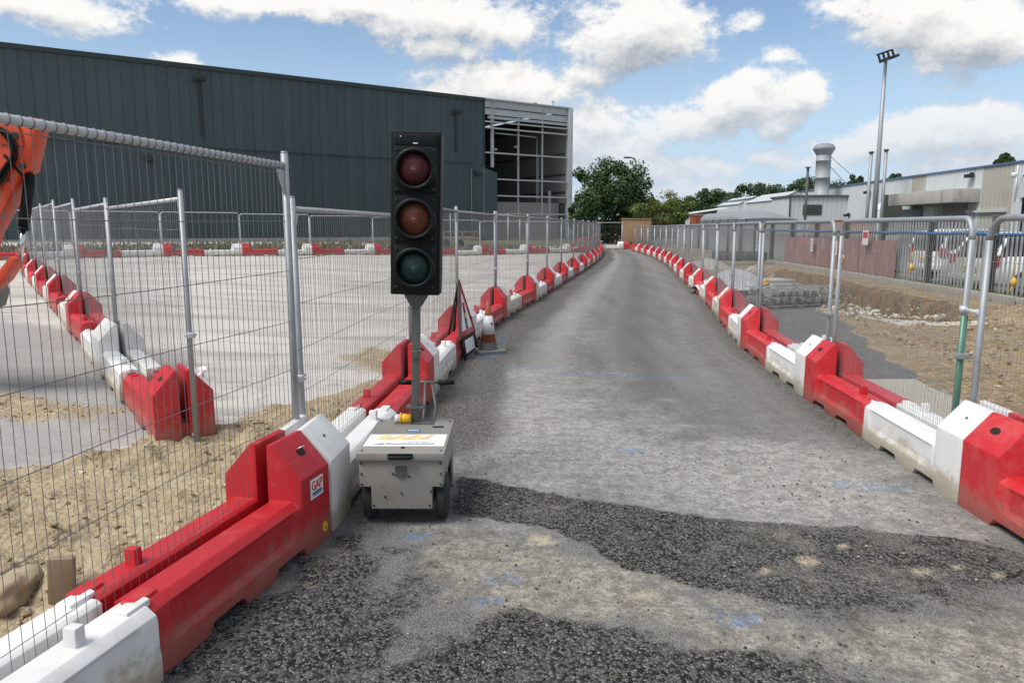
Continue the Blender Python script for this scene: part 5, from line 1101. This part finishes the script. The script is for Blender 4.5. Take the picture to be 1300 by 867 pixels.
# loose stones
def scatter(name,spots,rmin,rmax,mat,seed):
    r=np.random.default_rng(seed); d=MB(); base=[]
    for k in range(8): m=MB(); rock(m,(0,0,0),1,200+k,.65,1); base.append(m)
    for (x,y,z) in spots:
        b=base[r.integers(0,8)]; s=rmin+(rmax-rmin)*r.random()**3; a=r.uniform(0,6.28); ca,sa=math.cos(a),math.sin(a)
        d.add([(x+s*(p[0]*ca-p[1]*sa),y+s*(p[0]*sa+p[1]*ca),z+s*(p[2]+.25)) for p in b.v],b.f)
    o=d.build(name,mat,clean=False); o['kind']='stuff'; return o
def chips(name,cols,rough=.9):
    m,t,b=newmat(name); ri=t.node('ShaderNodeNewGeometry').outputs['Random Per Island']; c=t.mix(ri,cols[0],cols[1]); c=t.mix(t.smooth(ri,.85,.95),c,cols[2]); t.l.new(c,b.inputs['Base Color']); b.inputs['Roughness'].default_value=rough; return m
sp=[]
while len(sp)<2600:
    x=rng.uniform(-1.1,2.6); y=rng.uniform(2.2,5.2); 
    pr_=(float(np.maximum(dk1(np.array([[x]]),np.array([[y]])),dk2(np.array([[x]]),np.array([[y]])))[0,0])); cl=float(fbm(np.array([x*1.6]),np.array([y*1.6]),3,77)[0])
    if rng.random()<max(.9*pr_,.10 if cl<.52 else .45): sp.append((x,y,.002))
scatter('loose_chippings',sp,.002,.009,chips('chipping_stone',((.05,.05,.05),(.17,.16,.15),(.36,.33,.28))),71)
sp=[]
XX=[]; 
for i in range(2600):
    x=rng.uniform(-4.6,-1.25); y=rng.uniform(1.6,6.8); XX.append((x,y))
XA=np.array([[p[0] for p in XX]]); YA=np.array([[p[1] for p in XX]]); AA={k:f(XA,YA) for k,f in yard_attr.items()}; ZA=yard_z(XA,YA,AA)[0]; SA=AA['sand'][0]
sp=[(x,y,z) for (x,y),z,s in zip(XX,ZA,SA) if s>.4 and x<np.interp(y,[p[1] for p in LC],[p[0] for p in LC])-.2]
scatter('soil_clods',sp,.004,.024,chips('clod_earth',((.24,.18,.105),(.42,.335,.21),(.55,.49,.39))),72)
sp=[(rng.uniform(4.2,9.6),rng.uniform(5,22),.03) for i in range(2600)]
sp=[s for s in sp if s[0]>np.interp(s[1],[7,10,14,20],[4.5,5.2,6.3,6.4]) and not (8.1<s[0]<9.8 and s[1]>13.5)]
scatter('verge_stones',sp,.008,.04,chips('verge_stone',((.18,.13,.08),(.36,.29,.19),(.56,.52,.44))),73)
sp=[(7.4+rng.normal(0,.4),0,.08) for i in range(0)]
for i in range(420):
    k=rng.uniform(0,1)**1.3; yy=13.2+7*k; sp.append((6.62+.25*rng.normal()+(1.2*rng.random() if k<.06 else 0),yy,.0))
scatter('chalk_lumps',sp,.012,.065,chips('chalk_stone',((.40,.36,.29),(.60,.56,.48),(.5,.45,.36))),74)
# ------------------------------------------------------------------ sky, sun, camera
F_=945.0; PIT=math.atan(145.5/945)
def azel(px,py):
    u=(px-650)/F_; v=(433.5-py)/F_; d=Vector((u,math.cos(PIT)+v*math.sin(PIT),-math.sin(PIT)+v*math.cos(PIT)))
    return math.atan2(d.x,d.y), d.z/math.hypot(d.x,d.y)
SUN_EL=R(56); SUN_AZ=R(238)      # azimuth from north (+Y) clockwise: behind the camera, to the left
world=bpy.data.worlds.new('World'); scene.world=world; world.use_nodes=True
t=NT(world.node_tree); t.n.clear()
out=t.n.new('ShaderNodeOutputWorld')
sky=t.n.new('ShaderNodeTexSky'); sky.sky_type='NISHITA'; sky.sun_disc=False; sky.sun_elevation=SUN_EL; sky.sun_rotation=SUN_AZ; sky.air_density=1.0; sky.dust_density=.4; sky.ozone_density=1.6
# clouds described by compass bearing and height above the horizon
CL=[(40,4,125,34,1.),(330,2,120,26,.9),(470,2,70,22,.8),(580,30,105,36,1.),(560,62,60,20,.9),(655,45,40,24,.8),(800,45,100,58,1.15),(740,95,60,24,.8),(640,112,120,38,1.1),(560,120,55,16,.9),(765,155,50,32,1.),
    (850,160,80,30,.95),(935,135,70,36,1.1),(985,160,30,18,.8),(1025,118,30,20,.85),(760,195,90,34,.85),(880,215,110,22,.7),(1000,205,80,16,.6),(1100,185,70,20,.7),(1180,168,90,28,.95),(1270,165,70,34,1.05),(1260,215,120,30,.8),
    (1150,30,90,50,1.05),(1240,45,120,54,1.15),(1060,10,50,24,.9),(957,25,22,16,.5),(993,73,14,9,.4),(962,96,30,13,.5),(225,82,16,8,.4),(850,245,300,16,.55)]
grp=bpy.data.node_groups.new('cloud_density','ShaderNodeTree')
grp.interface.new_socket('P',in_out='INPUT',socket_type='NodeSocketVector'); grp.interface.new_socket('D',in_out='OUTPUT',socket_type='NodeSocketFloat'); grp.interface.new_socket('N',in_out='OUTPUT',socket_type='NodeSocketFloat')
g=NT(grp); gi=g.n.new('NodeGroupInput'); go=g.n.new('NodeGroupOutput'); Pv=gi.outputs[0]
warp=g.noise(Pv,7.0,3,.5,out=1); Pw=g.vmath('ADD',Pv,g.vmath('MULTIPLY',g.vmath('SUBTRACT',warp,(.5,.5,.5)),(.055,.03,0)))
m=None
for px,py,rx_,ry_,wgt in CL:
    a,e=azel(px,py); a2,e2=azel(px+rx_,py); a3,e3=azel(px,py-ry_)
    L=g.vmath('LENGTH',g.vmath('MULTIPLY',g.vmath('SUBTRACT',Pw,(a,e,0)),(1/max(.004,abs(a2-a)),1/max(.003,abs(e3-e)),0)),out=1)
    v=g.math('MULTIPLY_ADD',L,-wgt,wgt*1.0)
    m=v if m is None else g.math('SMOOTH_MAX',m,v,.35)
n1=g.noise(g.vmath('MULTIPLY',Pv,(1,1.45,1)),6.5,8,.66); n3=g.noise(g.vmath('MULTIPLY',Pv,(1,1.3,1)),30.0,5,.62)
bil=g.math('ABSOLUTE',g.math('MULTIPLY',g.math('SUBTRACT',n3,.5),2.0))
dens=g.math('ADD',g.math('MULTIPLY_ADD',g.math('MAXIMUM',m,-1.6),1.25,.02),g.math('MULTIPLY',g.math('SUBTRACT',n1,.5),4.6))
dens=g.math('ADD',dens,g.math('MULTIPLY',g.math('SUBTRACT',.22,bil),.9))
# cloud cover outside the part of the sky in front of the camera
sep=g.node('ShaderNodeSeparateXYZ',Vector=Pv); az=g.math('ABSOLUTE',sep.outputs[0]); el=sep.outputs[1]
outside=g.math('MAXIMUM',g.smooth(az,.66,.85),g.smooth(el,.34,.50))
n2=g.noise(g.vmath('MULTIPLY',Pv,(1,1.7,1)),2.6,7,.6)
d2=g.math('MULTIPLY',g.math('SUBTRACT',n2,.44),5.0)
dens=g.math('MAXIMUM',dens,g.math('ADD',d2,g.math('MULTIPLY_ADD',outside,6.0,-6.0)))
g.l.new(dens,go.inputs[0]); g.l.new(n1,go.inputs[1])
tc=t.n.new('ShaderNodeTexCoord').outputs['Generated']; s=t.node('ShaderNodeSeparateXYZ',Vector=tc)
azn=t.math('ARCTAN2',s.outputs[0],s.outputs[1]); hyp=t.math('SQRT',t.math('ADD',t.math('MULTIPLY',s.outputs[0],s.outputs[0]),t.math('MULTIPLY',s.outputs[1],s.outputs[1])))
eln=t.math('DIVIDE',s.outputs[2],t.math('MAXIMUM',hyp,.02)); Pd=t.node('ShaderNodeCombineXYZ',X=azn,Y=eln,Z=0.0).outputs[0]
def dens_at(off):
    n=t.n.new('ShaderNodeGroup'); n.node_tree=grp; t.l.new(t.vmath('ADD',Pd,off),n.inputs[0]); return n
g0=dens_at((0,0,0)); g1=dens_at((-.004,.016,0)); g2=dens_at((.006,.045,0))
d0=g0.outputs[0]
alpha=t.smooth(d0,-.24,.58)
sh=t.math('ADD',t.math('MULTIPLY',t.math('SUBTRACT',d0,g1.outputs[0]),.42),t.math('MULTIPLY',t.math('SUBTRACT',d0,g2.outputs[0]),.34))
thick=t.smooth(d0,.3,1.9); high=t.smooth(eln,.20,.34,0,.16)
lit=t.math('ADD',t.math('SUBTRACT',t.math('MULTIPLY_ADD',thick,-.42,.66),high),sh,clamp=True)
base=t.mix(lit,(.32,.352,.405),(.82,.805,.78))
far=t.smooth(eln,.20,.02,0,.72); base=t.mix(far,base,(.46,.54,.64))
hz=t.smooth(eln,.28,.0)
cbg=t.node('ShaderNodeBackground',Color=base,Strength=1.0)
sb1=t.node('ShaderNodeBackground',Color=sky.outputs[0],Strength=.115); hb=t.node('ShaderNodeBackground',Color=(.425,.555,.715),Strength=1.0)
sbg=t.n.new('ShaderNodeMixShader'); t.l.new(t.math('MULTIPLY',hz,.88),sbg.inputs[0]); t.l.new(sb1.outputs[0],sbg.inputs[1]); t.l.new(hb.outputs[0],sbg.inputs[2])
mx=t.n.new('ShaderNodeMixShader'); above=t.smooth(eln,-.02,.02); t.l.new(t.math('MULTIPLY',alpha,t.math('MULTIPLY',above,.97)),mx.inputs[0]); t.l.new(sbg.outputs[0],mx.inputs[1]); t.l.new(cbg.outputs[0],mx.inputs[2]); t.l.new(mx.outputs[0],out.inputs[0])
world.cycles.sampling_method='MANUAL'; world.cycles.sample_map_resolution=1024
sun=bpy.data.lights.new('sun','SUN'); sun.energy=3.1; sun.angle=R(30); sun.color=(1,.96,.90)
so=bpy.data.objects.new('sun',sun); COL.objects.link(so)
dv=Vector((math.sin(SUN_AZ)*math.cos(SUN_EL),math.cos(SUN_AZ)*math.cos(SUN_EL),math.sin(SUN_EL)))
so.rotation_euler=dv.to_track_quat('Z','Y').to_euler(); so.location=dv*60
cam=bpy.data.cameras.new('camera'); cam.sensor_width=36; cam.lens=36*945/1300; cam.clip_start=.05; cam.clip_end=3000
co=bpy.data.objects.new('camera',cam); COL.objects.link(co); co.location=(0,0,1.62); co.rotation_euler=(R(90)-PIT,0,0); scene.camera=co
vs_=scene.view_settings; vs_.view_transform='Standard'; vs_.look='None'; vs_.exposure=.30; vs_.gamma=1; vs_.use_curve_mapping=False
scene.cycles.max_bounces=6; scene.cycles.use_denoising=True
